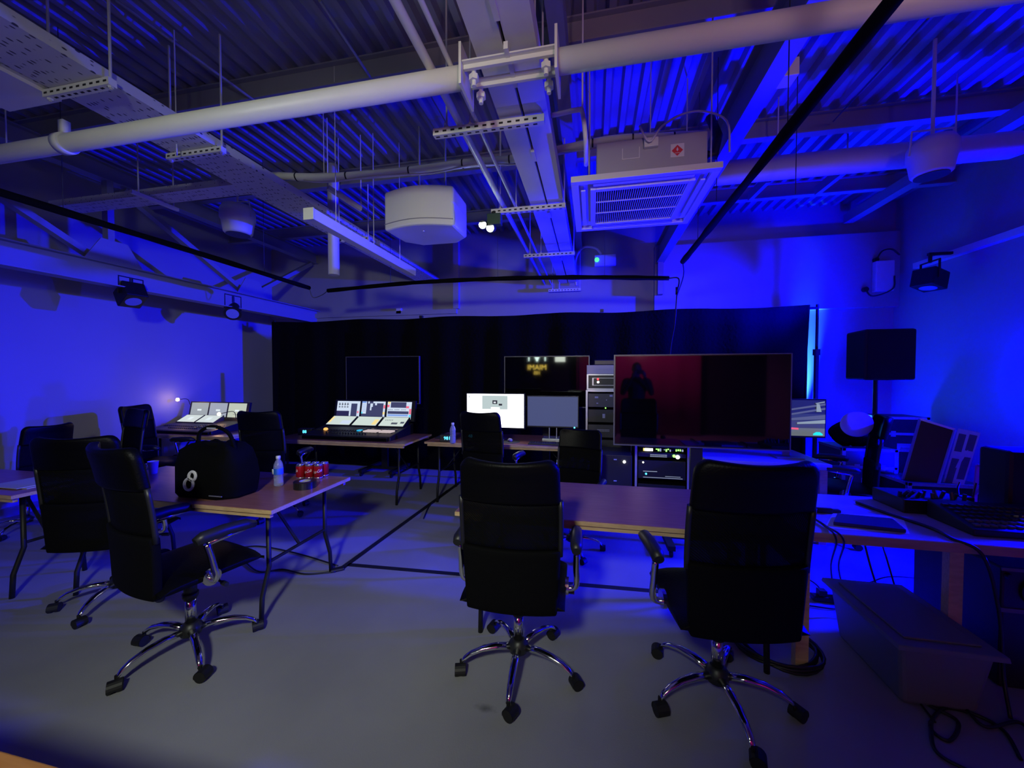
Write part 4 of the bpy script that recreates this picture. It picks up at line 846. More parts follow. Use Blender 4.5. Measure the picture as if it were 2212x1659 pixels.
# bag with emblem
pb = atz(430, 1078, .74); t = Thing('black_bag', (pb.x, pb.y+.13, .74), 'bulky black bag with a white looped eight emblem on the left table', 'bag')
def bagf(a, z_, k=1):
    return (k*(.25*abs(math.cos(a))**.6*math.copysign(1, math.cos(a))), k*(.14*abs(math.sin(a))**.6*math.copysign(1, math.sin(a))), z_)
mb = MB(); rings = [(.0, .92), (.02, 1.0), (.12, 1.03), (.22, 1.0), (.29, .90), (.33, .66), (.345, .3)]; nn = 28; vv = []
for z_, k in rings:
    for q in range(nn):
        a = 2*math.pi*q/nn; x_, y_, zz_ = bagf(a, z_, k); vv.append((x_+.006*math.sin(z_*50+q), y_+.008*math.sin(q*1.3+z_*30), zz_+.02*math.sin(q*.8)*(k < .95 and z_ > .1)))
mb.add(vv, [(i*nn+q, i*nn+(q+1) % nn, (i+1)*nn+(q+1) % nn, (i+1)*nn+q) for i in range(len(rings)-1) for q in range(nn)]+[tuple(range(nn))[::-1], tuple((len(rings)-1)*nn+q for q in range(nn))])
t.part('bag_body', mb, fabric, smooth=True)
t.part('handle', MB().tube(catmull([(-.12, -.03, .32), (-.09, -.04, .42), (.02, -.04, .46), (.14, -.04, .42), (.18, -.03, .31)], 6), .012, 8), fabric, smooth=True)
t.part('buckle', MB().box(-.15, -.07, .30, -.10, -.05, .33).box(-.02, -.055, .445, .05, -.04, .455), mat('grey_buckle', (.4, .4, .5), .4))
e8 = MB(); e8.T = Matrix.Translation((-.05, -.153, .10)) @ Matrix.Rotation(R(28), 4, 'Y') @ Matrix.Rotation(R(90), 4, 'X')
for cz, r_ in ((.0, .034), (.062, .026)):
    e8.tube([(r_*math.cos(a*.3927), cz+r_*1.15*math.sin(a*.3927), 0) for a in range(17)], .009, 6)
t.part('eight_emblem', e8, mat('pale_emblem', (.7, .68, .72), .5))
t.part('zip', MB().box(.10, -.150, .03, .20, -.146, .036), mat('grey_zip', (.3, .3, .35), .4, .5))
# papers / items on the left
p = atz(45, 1052, .74)
single('papers', MB().box(p.x-.25, p.y-.03, .7405, p.x+.12, p.y+.22, .746).box(p.x-.20, p.y-.06, .746, p.x+.08, p.y+.15, .750), mat('pale_paper', (.45, .45, .5), .7), 'loose pale papers on the table at the left frame edge', 'papers')
p = atx(258, 966, -3.6)
t = Thing('plastic_cup', (-3.50, 2.45, .74), 'small pale plastic cup on the far side of the left table behind the chairs', 'cup')
t.part('cup_body', MB().lathe([(.025, 0), (.036, .10), (.037, .10), (.034, .098), (.023, .004)], n=20), mat('pale_plastic', (.5, .5, .62), .3), smooth=True)
# desk objects at the centre
p = atz(1100, 956, .74)
single('mouse_mat', MB().lathe([(.12, 0), (.12, .003), (.119, .004)], (p.x, p.y+.05, .7405), 28), mat('dark_mat', (.02, .02, .022), .7), 'round dark mouse mat in front of the bright monitor', 'mouse mat')
single('computer_mouse', MB().lathe([(.025, 0), (.032, .008), (.030, .022), (.018, .034), (.004, .038)], (p.x, p.y+.05, .745), 18), mat('grey_mouse', (.4, .4, .42), .35), 'pale grey mouse on the round mat', 'mouse', smooth=True)
kb = aty(1178, 950, 4.42)
def keyboard(name, x0, y0, w_, d_, z, label, m=black):
    t = Thing(name, (x0+w_/2, y0+d_/2, z), label, 'keyboard')
    t.part('keyboard_base', MB().box(x0, y0, z, x0+w_, y0+d_, z+.014), m, True, bevel=.003)
    k = MB()
    for i in range(15):
        for j in range(5): k.box(x0+.012+i*(w_-.024)/15, y0+.010+j*(d_-.02)/5, z+.014, x0+.012+(i+.82)*(w_-.024)/15, y0+.010+(j+.82)*(d_-.02)/5, z+.021)
    t.part('keycap', k, darkgr, True); return t
keyboard('keyboard', -.72, 4.34, .44, .14, .74, 'black keyboard on the centre desk below the grey monitor')
keyboard('keyboard', -1.5, 4.34, .40, .14, .74, 'keyboard on the centre desk partly hidden by the chair')
keyboard('laptop_keyboard', -1.93, 4.50, .22, .16, .74, 'small dark keypad at the left end of the centre desk')

# ------------------------------------------------------------------ racks
def rack(x0, x1, y0, y1, z0, z1, label, name='equipment_rack'):
    t = Thing(name, ((x0+x1)/2, (y0+y1)/2, z0), label, 'equipment rack')
    t.part('rack_case', MB().box(x0, y0+.03, z0, x0+.012, y1, z1).box(x1-.012, y0+.03, z0, x1, y1, z1).box(x0, y1-.012, z0, x1, y1, z1).box(x0+.012, y0+.03, z1-.012, x1-.012, y1-.012, z1).box(x0+.012, y0+.03, z0, x1-.012, y1-.012, z0+.012), black, True)
    e = .018
    t.part('edge_trim', MB().box(x0-.004, y0+.02, z0, x0+e, y0+.03, z1).box(x1-e, y0+.02, z0, x1+.004, y0+.03, z1).box(x0+e, y0+.02, z1-e, x1-e, y0+.03, z1+.003).box(x0-.004, y0+.03, z0, x0-.0005, y0+.05, z1), alum, True)
    return t
rA = rack(-.07, .46, 4.62, 5.2, 0, 1.36, 'tall equipment rack between the grey monitor and the big television')
rr_ = random.Random(3)
for z_, h in ((1.16, .17), (.98, .16), (.80, .16), (.62, .16)):
    rA.part('rack_unit', MB().box(-.045, 4.65, z_, .435, 5.0, z_+h-.01), darkgr if z_ != .98 else black, True, bevel=.002)
dt = MB()
for px_, pz, w_, h_ in ((.03, 1.265, .04, .02), (.20, 1.285, .035, .02), (.12, 1.03, .03, .05), (.05, 1.20, .02, .01), (.16, 1.24, .01, .01), (.02, .86, .02, .02)): dt.box(px_, 4.646, pz, px_+w_, 4.65, pz+h_)
for k in range(12): dt.box(.06+.012*k, 4.646, .872, .068+.012*k, 4.65, .882).box(.06+.012*k, 4.646, .888, .068+.012*k, 4.65, .898)
rA.part('port', dt, mat('port_grey', (.35, .35, .45), .5), True)
rA.part('indicator', MB().cyl((.155, 4.65, 1.15), (.155, 4.642, 1.15), .008, 8), ledg, True)
am = Thing('amplifier_case', (.2, 4.9, 1.365), 'aluminium edged amplifier case with red and white lights on top of the tall rack', 'rack case')
am.part('case_shell', MB().box(-.06, 4.66, 1.366, .45, 5.1, 1.55), black, True, bevel=.004)
am.part('edge_trim', MB().box(-.064, 4.652, 1.366, -.045, 4.66, 1.55).box(-.045, 4.652, 1.366, .45, 4.66, 1.38).box(-.045, 4.652, 1.535, .45, 4.66, 1.55).box(0, 4.652, 1.415, .45, 4.656, 1.42).box(0, 4.652, 1.50, .45, 4.656, 1.505).box(0, 4.652, 1.42, .015, 4.656, 1.50), alum, True)
am.part('lid', MB().box(-.064, 4.65, 1.553, .455, 5.11, 1.655).box(-.05, 4.648, 1.60, .455, 4.65, 1.605), mat('pale_case_lid', (.45, .45, .5), .5), True, bevel=.008)
am.part('indicator', MB().mat(0).cyl((.065, 4.652, 1.49), (.065, 4.640, 1.49), .012, 10).mat(1).cyl((.068, 4.652, 1.455), (.068, 4.640, 1.455), .013, 10), [ledr, ledw], True)
single('small_case', MB().box(.02, 4.72, 1.657, .32, 5.0, 1.72), darkgr, 'small dark box on the lid above the tall rack', 'box', bevel=.01)
rB = rack(.45, .98, 4.2, 4.75, 0, 1.15, 'server rack with glowing green and white lights below the big television')
for z_, h in ((1.02, .09), (.90, .09), (.78, .09), (.68, .05), (.45, .2), (.30, .1)):
    rB.part('rack_unit', MB().box(.48, 4.23, z_, .95, 4.6, z_+h-.008), darkgr if h < .1 else black, True, bevel=.002)
g_ = MB()
for zc, sc_ in ((.825, 1), (.755, 1.5)):
    g_.mat(0).box(.545, 4.224, zc-.008*sc_, .625, 4.229, zc+.010*sc_); g_.mat(3).box(.530, 4.224, zc-.008*sc_, .542, 4.229, zc+.010*sc_)
    for k in range(14):
        x_ = .655+k*.0195; kk = rr_.random(); g_.mat(1 if kk > .5 else (2 if kk > .2 else 4)).box(x_, 4.224, zc+rr_.uniform(-.014, .006), x_+rr_.uniform(.006, .016), 4.229, zc+rr_.uniform(.010, .018))
for k in range(14): g_.mat(2).box(.60+.012*k, 4.224, .683, .608+.012*k, 4.229, .691).box(.60+.012*k, 4.224, .700, .608+.012*k, 4.229, .708)
g_.mat(1).cyl((.835, 4.229, .70), (.835, 4.219, .70), .015, 10); g_.mat(0).cyl((.87, 4.229, .69), (.87, 4.219, .69), .020, 10).cyl((.53, 4.229, .62), (.53, 4.222, .62), .008, 8); g_.mat(5).cyl((.56, 4.229, .50), (.56, 4.222, .50), .010, 10)
g_.mat(2).box(.53, 4.224, .525, .67, 4.229, .530).box(.53, 4.224, .462, .92, 4.229, .466).box(.75, 4.224, .48, .9, 4.229, .483)
rB.part('status_light', g_, [ledw, ledg, emis('dim_white_led', (.3, .35, .5), 1), emis('amber_led', (1, .6, .1), 3), darkgr, ledb], True)
pcs = Thing('road_case', (.2, 4.2, 0), 'black road case with one bright white light beside the server rack', 'road case')
pcs.part('case_shell', MB().box(-.02, 4.05, .05, .40, 4.5, .72), black, True, bevel=.006)
pcs.part('indicator', MB().cyl((.325, 4.05, .655), (.325, 4.042, .655), .013, 12), emis('hot_white_led', (1, 1, .9), 20), True)
pcs.part('catch', MB().box(.22, 4.045, .67, .25, 4.05, .68).box(.22, 4.045, .45, .25, 4.05, .46).box(0, 4.045, .668, .03, 4.05, .682), mat('pale_catch', (.5, .55, .6), .4), True)
for xx in (.03, .35):
    for yy in (4.1, 4.45): pcs.part('caster', MB().cyl((xx-.012, yy, .025), (xx+.012, yy, .025), .025, 12), rubber, True)
cr = MB(); rr2 = random.Random(5)
p = aty(1228, 1030, 3.4)
def crum(u, v): return (p.x-.16+.34*u, 3.93+.1*v, .52+.14*v+rr2.uniform(-.03, .03))
single('crumpled_plastic', MB().sheet(crum, 12, 7), mat('crumpled_clear_film', (.5, .5, .5), .25), 'crumpled pale plastic film lying on the black box behind the long table', 'plastic film', solid=.002)
single('low_box', MB().box(p.x-.22, 3.86, 0, p.x+.24, 4.04, .50), black, 'low black box under the crumpled plastic film', 'box', bevel=.01)

# ------------------------------------------------------------------ right side gear
sp = aty(1893, 765, 4.6)
t = Thing('pole_speaker', (sp.x, 4.6, 1.5), 'black loudspeaker cabinet on a pole at right', 'loudspeaker')
t.part('cabinet', MB().add([(sp.x-.22, 4.40, 1.49), (sp.x+.21, 4.40, 1.49), (sp.x+.16, 4.80, 1.49), (sp.x-.16, 4.80, 1.49), (sp.x-.22, 4.40, 1.99), (sp.x+.21, 4.40, 1.99), (sp.x+.16, 4.80, 1.99), (sp.x-.16, 4.80, 1.99)], [(0,3,2,1),(4,5,6,7),(0,1,5,4),(1,2,6,5),(2,3,7,6),(3,0,4,7)]), mat('black_speaker_paint', (.012, .012, .014), .7, bump=.2, bscale=200), True, bevel=.02)
t.part('front_grille', MB().box(sp.x-.20, 4.390, 1.51, sp.x+.19, 4.399, 1.97), mat('speaker_grille', (.008, .008, .009), .8, bump=.6, bscale=400), True)
t = Thing('speaker_stand', (sp.x, 4.6, 0), 'black pole and pale tripod foot holding up the right loudspeaker', 'speaker stand')
t.part('pole', MB().cyl((sp.x, 4.6, .6), (sp.x, 4.6, 1.49), .02, 12), blackm, True)
t.part('lower_tube', MB().cyl((sp.x, 4.6, .1), (sp.x, 4.6, .68), .035, 12), plasw, True)
for k in range(3):
    a = R(30+120*k); t.part('leg', MB().tube([(sp.x, 4.6, .45), (sp.x+.22*math.cos(a), 4.6+.22*math.sin(a), .015)], .012, 8), plasw, True)

def road_case(x0, x1, y0, y1, z1, label, col):
    t = Thing('road_case', ((x0+x1)/2, (y0+y1)/2, 0), label, 'road case')
    t.part('case_shell', MB().box(x0, y0, .08, x1, y1, z1), col, True, bevel=.004)
    e = .028; ed = MB()
    for a, b in ((x0, y0), (x1-e, y0)):
        ed.box(a-.003, b-.004, .08, a+e+.003, b-.0002, z1)
    ed.box(x0, y0-.004, z1-e, x1, y0-.0002, z1+.003).box(x0, y0-.004, .08, x1, y0-.0002, .08+e).box(x0, y0-.004, z1+.0005, x1, y0+e, z1+.003).box(x0, y0-.004, z1-.22, x1, y0-.0002, z1-.19)
    ed.box(x0-.004, y0, z1-e, x0-.0002, y1, z1).box(x0-.004, y0, .08, x0-.0002, y0+e, z1)
    t.part('edge_trim', ed, alum, True)
    c = (x0+x1)/2
    t.part('handle', MB().box(c-.08, y0-.010, z1-.42, c+.08, y0-.004, z1-.32).tube([(c-.06, y0-.015, z1-.40), (c-.06, y0-.03, z1-.36), (c+.06, y0-.03, z1-.36), (c+.06, y0-.015, z1-.40)], .007, 6), alum, True)
    for sx in (-.12, .12): t.part('catch', MB().box(c+sx-.025, y0-.008, z1-.24, c+sx+.025, y0-.004, z1-.17), alum, True)
    for xx in (x0+.06, x1-.06):
        for yy in (y0+.06, y1-.06): t.part('caster', MB().cyl((xx-.015, yy, .035), (xx+.015, yy, .035), .035, 12).box(xx-.015, yy-.02, .05, xx+.015, yy+.02, .08), rubber, True)
    return t
greyp = mat('grey_case_panel', (.10, .10, .12), .55)
road_case(2.72, 3.24, 4.90, 5.36, .73, 'pale edged road case standing behind the speaker pole', greyp)
road_case(3.45, 3.95, 5.50, 5.90, 1.03, 'taller black road case at the back near the right wall', black)
road_case(3.08, 3.72, 4.52, 4.96, .47, 'low dark road case carrying the leaning black lid', black)
# open lid with black padded panel + foam insert beside it
def leaning(p0, p1, p2, p3, th): # BL, BR, TR, TL in room coords
    n = (Vector(p1)-Vector(p0)).cross(Vector(p3)-Vector(p0)).normalized()*th
    return [Vector(q) for q in (p0, p1, p2, p3)]+[Vector(q)-n for q in (p0, p1, p2, p3)]
BF = [(0,1,2,3),(4,7,6,5),(0,1,5,4),(1,2,6,5),(2,3,7,6),(3,0,4,7)]
q = [aty(1946, 1046, 4.66), aty(2024, 1052, 4.56), aty(2062, 928, 4.60), aty(1986, 905, 4.72)]
t = Thing('leaning_panel', (q[0].x, 4.64, q[0].z), 'black panelled lid leaning to the right behind the mixing desk', 'flight case lid')
t.part('panel', MB().add(leaning(*q, .03), BF), black, True, bevel=.003)
fr = MB()
for a, b in ((0, 1), (1, 2), (2, 3), (3, 0)): fr.bar(q[a]+Vector((0,-.006,0)), q[b]+Vector((0,-.006,0)), .014, .02)
t.part('edge_trim', fr, alum, True)
q2 = [aty(2034, 1052, 4.62), aty(2080, 1056, 4.54), aty(2118, 935, 4.56), aty(2070, 925, 4.66)]
t = Thing('foam_insert', (q2[0].x, 4.6, q2[0].z), 'pale lid half with foam cut-outs standing right of the black leaning panel', 'foam panel')
t.part('frame', MB().add(leaning(*q2, .04), BF), plasw, True)
sl_ = MB()
def ip(u, v): return q2[0].lerp(q2[1], u).lerp(q2[3].lerp(q2[2], u), v)+Vector((0, -.004, 0))
for (u0, v0, u1, v1) in ((.08,.08,.42,.50), (.55,.16,.9,.55), (.08,.62,.42,.92), (.55,.66,.9,.94)):
    sl_.add([ip(u0,v0), ip(u1,v0), ip(u1,v1), ip(u0,v1)], [(0,1,2,3)])
t.part('cut_out', sl_, greyp, True)
# pink folding stand
a, b, c = atx(2112, 1005, 3.0), atx(2165, 1018, 3.0), atx(2106, 1068, 3.0)
t = Thing('folding_stand', (a.x, a.y, 0), 'pinkish triangular folding stand by the right wall behind the mixer', 'stand')
om = mat('orange_paint', (.75, .22, .15), .5)
t.part('frame', MB().bar(a, b, .014, .02).bar(b, c, .014, .02).bar(a, c, .014, .02), om, True)
t.part('leg', MB().bar(c, (c.x, c.y, 0), .02, .02), om, True)
# pale cushion on side-on chair
pc = aty(1838, 914, 4.14)
def cush(u, v):
    a = 2*math.pi*u; r_ = math.sin(math.pi*min(max(v, .001), .999))
    x_ = .125*r_*abs(math.cos(a))**.8*math.copysign(1, math.cos(a)); z_ = .115*(-math.cos(math.pi*v)); y_ = .035*r_*math.sin(a)
    x_ += .06*max(0, z_)*(1 if x_ > 0 else -.2)
    return (pc.x+x_*1.05, 4.10+y_-.04, pc.z+z_)
single('pale_cushion', MB().sheet(cush, 28, 16), mat('pale_cushion_cloth', (.5, .5, .55), .8, bump=.2), 'pale rounded cushion on the top of the side-on chair at right', 'cushion', smooth=True)
pj = aty(1845, 895, 5.05)
def jk(u, v): a = 2*math.pi*u; return (pj.x+.24*math.sin(math.pi*min(v+.12, .999))*math.cos(a)+.02*math.sin(9*a), 5.05+.12*math.sin(math.pi*v)*math.sin(a), .735+(pj.z-.735)*v+.012*math.sin(5*a))
single('jacket_heap', MB().sheet(jk, 24, 12), fabric, 'dark lumpy coat heaped on a case behind the pale cushion', 'coat', smooth=True)

# mixing desk on the right table
mx0, my0 = 1.87, 2.33
t = Thing('mixing_desk', (2.3, 2.5, .74), 'black sloped mixing desk with rows of keys at the right end of the table', 'mixing desk')
t.part('desk_body', MB().add([(mx0, my0, .74), (2.85, my0, .74), (2.85, my0+.28, .74), (mx0, my0+.28, .74), (mx0, my0, .775), (2.85, my0, .775), (2.85, my0+.28, .84), (mx0, my0+.28, .84)], [(0,3,2,1),(4,5,6,7),(0,1,5,4),(1,2,6,5),(2,3,7,6),(3,0,4,7)]), black, True, bevel=.006)
k_ = MB()
for i in range(26):
    for j in range(6):
        y_ = my0+.03+.036*j; z_ = .775+.065*(y_-my0)/.28; k_.mat(0 if j > 1 else 1).box(mx0+.03+.035*i, y_, z_-.004, mx0+.052+.035*i, y_+.022, z_+.010)
t.part('key', k_, [darkgr, mat('grey_key', (.14, .14, .17), .4)], True)
t.part('indicator', MB().mat(0).cyl((2.19, my0+.10, .80), (2.19, my0+.10, .812), .006, 8).mat(1).cyl((2.215, my0+.10, .80), (2.215, my0+.10, .812), .006, 8), [ledw, emis('magenta_led', (1, .05, .5), 3)], True)
t = Thing('rack_module', (1.95, 2.78, .74), 'knobbly black module with cables behind the mixing desk', 'audio module')
t.part('module_case', MB().box(1.78, 2.64, .74, 2.14, 2.90, .82), black, True, bevel=.006)
kn = MB(); rr3 = random.Random(9)
for i in range(11): kn.cyl((1.80+.031*i, 2.68+.05*rr3.random(), .82), (1.80+.031*i, 2.68+.05*rr3.random(), .85+.02*rr3.random()), .009, 8)
t.part('plug', kn, darkgr, True)
single('desk_speaker', MB().box(2.285, 2.66, .74, 2.52, 2.84, 1.12), blackm, 'black upright box at the right frame edge on the table', 'box', bevel=.02)
single('black_pot', MB().lathe([(.03, 0), (.035, .0), (.035, .07), (.030, .075)], (2.20, 2.80, .74), 12).tube([(2.165, 2.8, .81), (2.16, 2.8, .87), (2.17, 2.8, .90)], .004, 6).tube([(2.235, 2.8, .81), (2.245, 2.8, .87), (2.25, 2.8, .90)], .004, 6), black, 'small black pen pot with two thin stems behind the mixing desk', 'pot')
# closed laptop on white sheet
q = [atz(1806, 1112, .744), atz(1945, 1122, .744), atz(1955, 1150, .744), atz(1800, 1130, .744)]
single('paper_sheet', MB().add(leaning(atz(1780, 1140, .742), atz(1965, 1153, .742), atz(1950, 1116, .742), atz(1800, 1108, .742), .001), BF), mat('white_paper', (.75, .74, .70), .7), 'white sheet under the thin dark laptop on the right table', 'paper')
q = [atz(1800, 1132, .75), atz(1958, 1149, .75), atz(1928, 1124, .75), atz(1808, 1113, .75)]
single('closed_laptop', MB().add([p_+Vector((0,0,.012)) for p_ in q]+[Vector((p_.x, p_.y, .7435)) for p_ in q], BF), mat('dark_laptop', (.03, .03, .04), .35), 'thin dark closed laptop lying flat on the right table', 'laptop', bevel=.003)
p = atz(1745, 1100, .74)
single('plug_cluster', MB().cbox((p.x, p.y, .765), (.06, .05, .05)).cbox((p.x+.05, p.y-.05, .755), (.10, .02, .03)).cbox((p.x+.09, p.y-.03, .75), (.12, .03, .018)), black, 'cluster of black plugs at the left end of the right table', 'plugs', bevel=.004)
# cables on right table and to floor
def cable(pts, r_, label, m=black, name='cable'):
    return single(name, MB().tube(catmull(pts, 7), r_, 6), m, label, 'cable', smooth=True, origin=tuple(pts[0]))
z4 = .748
cable([atz(1850, 1085, z4), atz(1920, 1110, z4), atz(2010, 1140, z4), atz(2055, 1163, z4), Vector((1.80, 2.20, .70)), Vector((1.86, 2.19, .45)), Vector((1.87, 2.17, .15)), Vector((1.84, 2.1, .008))], .008, 'thick black cable running diagonally over the right table and down its leg')
cable([atz(1745, 1112, z4), atz(1780, 1135, z4), Vector((1.20, 2.195, .72)), atz(1795, 1230, .35), atz(1815, 1330, .02), atz(1870, 1420, .008), atz(1960, 1490, .008), atz(2020, 1560, .008)], .005, 'thin black cable dropping from the right table, left of a pair')
cable([atz(1750, 1115, z4), atz(1785, 1137, z4), Vector((1.23, 2.19, .72)), atz(1812, 1230, .33), atz(1840, 1330, .02), atz(1890, 1410, .008), atz(1975, 1480, .008), atz(2060, 1530, .008)], .005, 'thin black cable dropping from the right table, right of a pair')
cable([Vector((1.70, 2.9, .68)), Vector((1.68, 2.75, .40)), Vector((1.74, 2.72, .15)), Vector((1.78, 2.70, .008)), Vector((1.9, 2.9, .008))], .006, 'dark cable hanging behind the plastic bin under the right table')
cable([Vector((1.78, 2.9, .68)), Vector((1.80, 2.8, .42)), Vector((1.83, 2.74, .2)), Vector((1.86, 2.66, .008)), Vector((2.0, 2.75, .008))], .005, 'second dark cable hanging behind the plastic bin near the table leg')
cable([atz(1880, 1258, .2), atz(1920, 1246, .25), atz(1990, 1250, .25), atz(2070, 1262, .2)], .004, 'thin cable arching above the plastic bin')
cable([atz(1725, 1240, .01), atz(1760, 1260, .01), atz(1790, 1290, .01), atz(1830, 1300, .01)], .005, 'thin cable on the floor leading to the power strip')
cable([atz(1725, 1305, .01), atz(1760, 1310, .01), atz(1800, 1315, .01), atz(1830, 1312, .01)], .005, 'cable lying flat before the power strip')
p = atz(1800, 1300, 0)
t = Thing('power_strip', (p.x, p.y, 0), 'black power strip with plugs on the floor under the right table', 'power strip')
t.part('strip_body', MB().cbox((0, 0, .02), (.26, .06, .035)), black, bevel=.006)
t.part('plug', MB().cbox((-.07, 0, .058), (.05, .045, .04)).cbox((.03, 0, .058), (.05, .045, .04)).cbox((.12, -.03, .05), (.06, .05, .06)), black, bevel=.004)
# coil of cable on the floor
c = atz(1675, 1400, 0); mb = MB(); P = []
for k in range(150):
    a = k*.25; r_ = .20+.018*math.sin(k*.37); P.append((c.x+r_*math.cos(a), c.y+r_*.95*math.sin(a), .012+.030*(k/150)+.006*math.sin(k*.9)))
single('cable_coil', MB().tube(P, .008, 6), black, 'coiled black cable on the floor under the right foreground chair', 'cable coil', smooth=True)
# tangle at lower right
for k, pp in enumerate([[(1960,1500), (2020,1530), (2070,1560), (2050,1600), (2010,1570), (2040,1530), (2110,1545), (2170,1580), (2205,1640)], [(2010,1560), (2020,1620), (2080,1659), (2160,1690)], [(2085,1530), (2130,1570), (2200,1560), (2240,1600)]]):
    cable([atz(a, b, .008+.004*k) for a, b in pp], .007, ['looped black cable tangle on the floor at lower right', 'black cable curving to the lower right frame edge', 'short black cable crossing the tangle near the right frame edge'][k])
# plastic bin
t = Thing('plastic_bin', (1.58, 2.35, 0), 'translucent storage bin with lid on the floor under the right table', 'storage bin')
bn = mat('milky_plastic', (.24, .25, .29), .35, trans=.35, ior=1.2)
def frus(mb, x0, x1, y0, y1, z0, z1, tpr):
    return mb.add([(x0+tpr, y0+tpr, z0), (x1-tpr, y0+tpr, z0), (x1-tpr, y1-tpr, z0), (x0+tpr, y1-tpr, z0), (x0, y0, z1), (x1, y0, z1), (x1, y1, z1), (x0, y1, z1)], BF if False else [(0,3,2,1),(4,5,6,7),(0,1,5,4),(1,2,6,5),(2,3,7,6),(3,0,4,7)])
t.part('tub', frus(MB(), 1.40, 1.76, 2.07, 2.62, .0, .29, .035), bn, True, bevel=.02)
t.part('lid', frus(MB(), 1.375, 1.785, 2.045, 2.645, .291, .315, -.004).box(1.43, 2.10, .315, 1.73, 2.59, .325), bn, True, bevel=.006)
t.part('contents', MB().cbox((1.55, 2.3, .09), (.22, .28, .10)).cbox((1.62, 2.42, .15), (.16, .2, .08)), darkgr, True)
# amp case under the table at right
t = Thing('amplifier', (2.35, 2.55, 0), 'black amplifier case with a large round fan under the right table', 'amplifier')
t.part('case_shell', MB().box(1.98, 2.32, .0, 2.75, 2.85, .60), black, True, bevel=.01)
t.part('fan', MB().cyl((2.12, 2.32, .49), (2.12, 2.308, .49), .07, 24), rubber, True)
t.part('edge_trim', MB().box(1.975, 2.314, .38, 2.75, 2.32, .40).box(1.975, 2.314, .585, 2.75, 2.32, .60), mat('dull_trim', (.12, .12, .16), .5), True)
t.part('knob', MB().cyl((2.28, 2.32, .50), (2.28, 2.30, .50), .028, 14).cyl((2.00, 2.318, .56), (2.00, 2.30, .56), .016, 10), black, True)
# added lamp stand with its light-blocking hood, then blue flood fixtures
t = Thing('added_lamp_stand', (-.45, -.95, 0), 'unseen lamp stand behind the viewer with an added hood blocking light from the deck', 'work lamp')
hd_ = Vector((-1.3, 2.9, 0)).normalized(); lp0 = Vector((-.45, -.9, 2.5))
t.part('light_block_hood', MB().bar(lp0-hd_*.12+Vector((0,0,.115)), lp0+hd_*.40+Vector((0,0,.115)), .9, .006), blackm, True)  # plate added to cut the white lamp's upward light before it reaches the deck
t.part('back_shell', MB().bar(lp0-hd_*.12, lp0-hd_*.10, .3, .23), blackm, True)
t.part('stand', MB().cyl(lp0-hd_*.11-Vector((0,0,.11)), (lp0-hd_*.11).to_2d().to_3d()+Vector((0,0,.02)), .016, 10).cbox((lp0-hd_*.11).to_2d().to_3d()+Vector((0,0,.01)), (.4, .4, .02)), blackm, True)
for (loc, lab) in (((1.45, 5.16, 0), 'black floor flood behind the big television lighting the roof deck'), ((4.06, 4.30, 0), 'black blue-glowing flood on a tall stand near the right wall'), ((3.45, 5.15, 0), 'black floor flood near the right wall lighting the roof deck'), ((3.98, 2.95, 0), 'black floor flood close to the right wall')):
    t = Thing('flood_light', loc, lab, 'flood light'); h = 1.3 if loc[1] == 4.30 else (1.05 if loc[1] == 2.95 else .28)
    t.part('housing', MB().cbox((0, .06, h), (.24, .12, .18)), blackm, bevel=.01)
    t.part('stand', MB().cyl((0, .06, .01), (0, .06, h-.09), .015, 8).cbox((0, .06, .006), (.3, .3, .012)), blackm)

# ------------------------------------------------------------------ floor tape and left cables
tp_ = mat('black_floor_tape', (.008, .008, .009), .6)
def tape(p0, p1, w_, label):
    p0, p1 = Vector(p0), Vector(p1); d = (p1-p0).normalized(); s = Vector((-d.y, d.x, 0))*w_/2; n = 20; mb = MB(); rt = random.Random(len(label))
    L = [p0.lerp(p1, k/n) for k in range(n+1)]; vv = []
    for q_ in L: e = rt.uniform(-.004, .004); vv += [(q_.x+s.x*(1+e*8), q_.y+s.y, .0005), (q_.x-s.x, q_.y-s.y, .0005), (q_.x+s.x*(1+e*8), q_.y+s.y, .003), (q_.x-s.x, q_.y-s.y, .003)]
    ff = []
    for k in range(n): a = 4*k; ff += [(a+2, a+3, a+7, a+6), (a, a+4, a+5, a+1), (a, a+2, a+6, a+4), (a+1, a+5, a+7, a+3)]
    mb.add(vv, ff); return single('floor_tape', mb, tp_, label, 'tape strip')
c0_ = atz(733, 1232, 0)
tape(c0_, atz(1035, 1012, 0), .05, 'black tape strip on the floor running away between the tables')
tape(atz(752, 1220, 0), atz(1470, 1282, 0), .045, 'black tape strip on the floor crossing behind the centre chair')
single('tape_end', MB().cbox((c0_.x-.01, c0_.y-.01, .012), (.10, .05, .022), Matrix.Rotation(R(40), 3, 'Z')), black, 'crumpled black tape lump where the two floor strips meet', 'tape lump', bevel=.008)
cable([atz(505, 1185, .01), atz(560, 1180, .008), atz(640, 1195, .008), atz(730, 1222, .008)], .006, 'black cable on the floor beneath the left table, upper loop')
cable([atz(525, 1210, .01), atz(560, 1235, .008), atz(610, 1230, .008), atz(660, 1240, .008), atz(725, 1235, .008)], .006, 'black cable on the floor beneath the left table, lower loop')
cable([atz(965, 1060, .01), atz(930, 1090, .01), atz(915, 1120, .01)], .008, 'short black cable beside the far end of the floor tape')

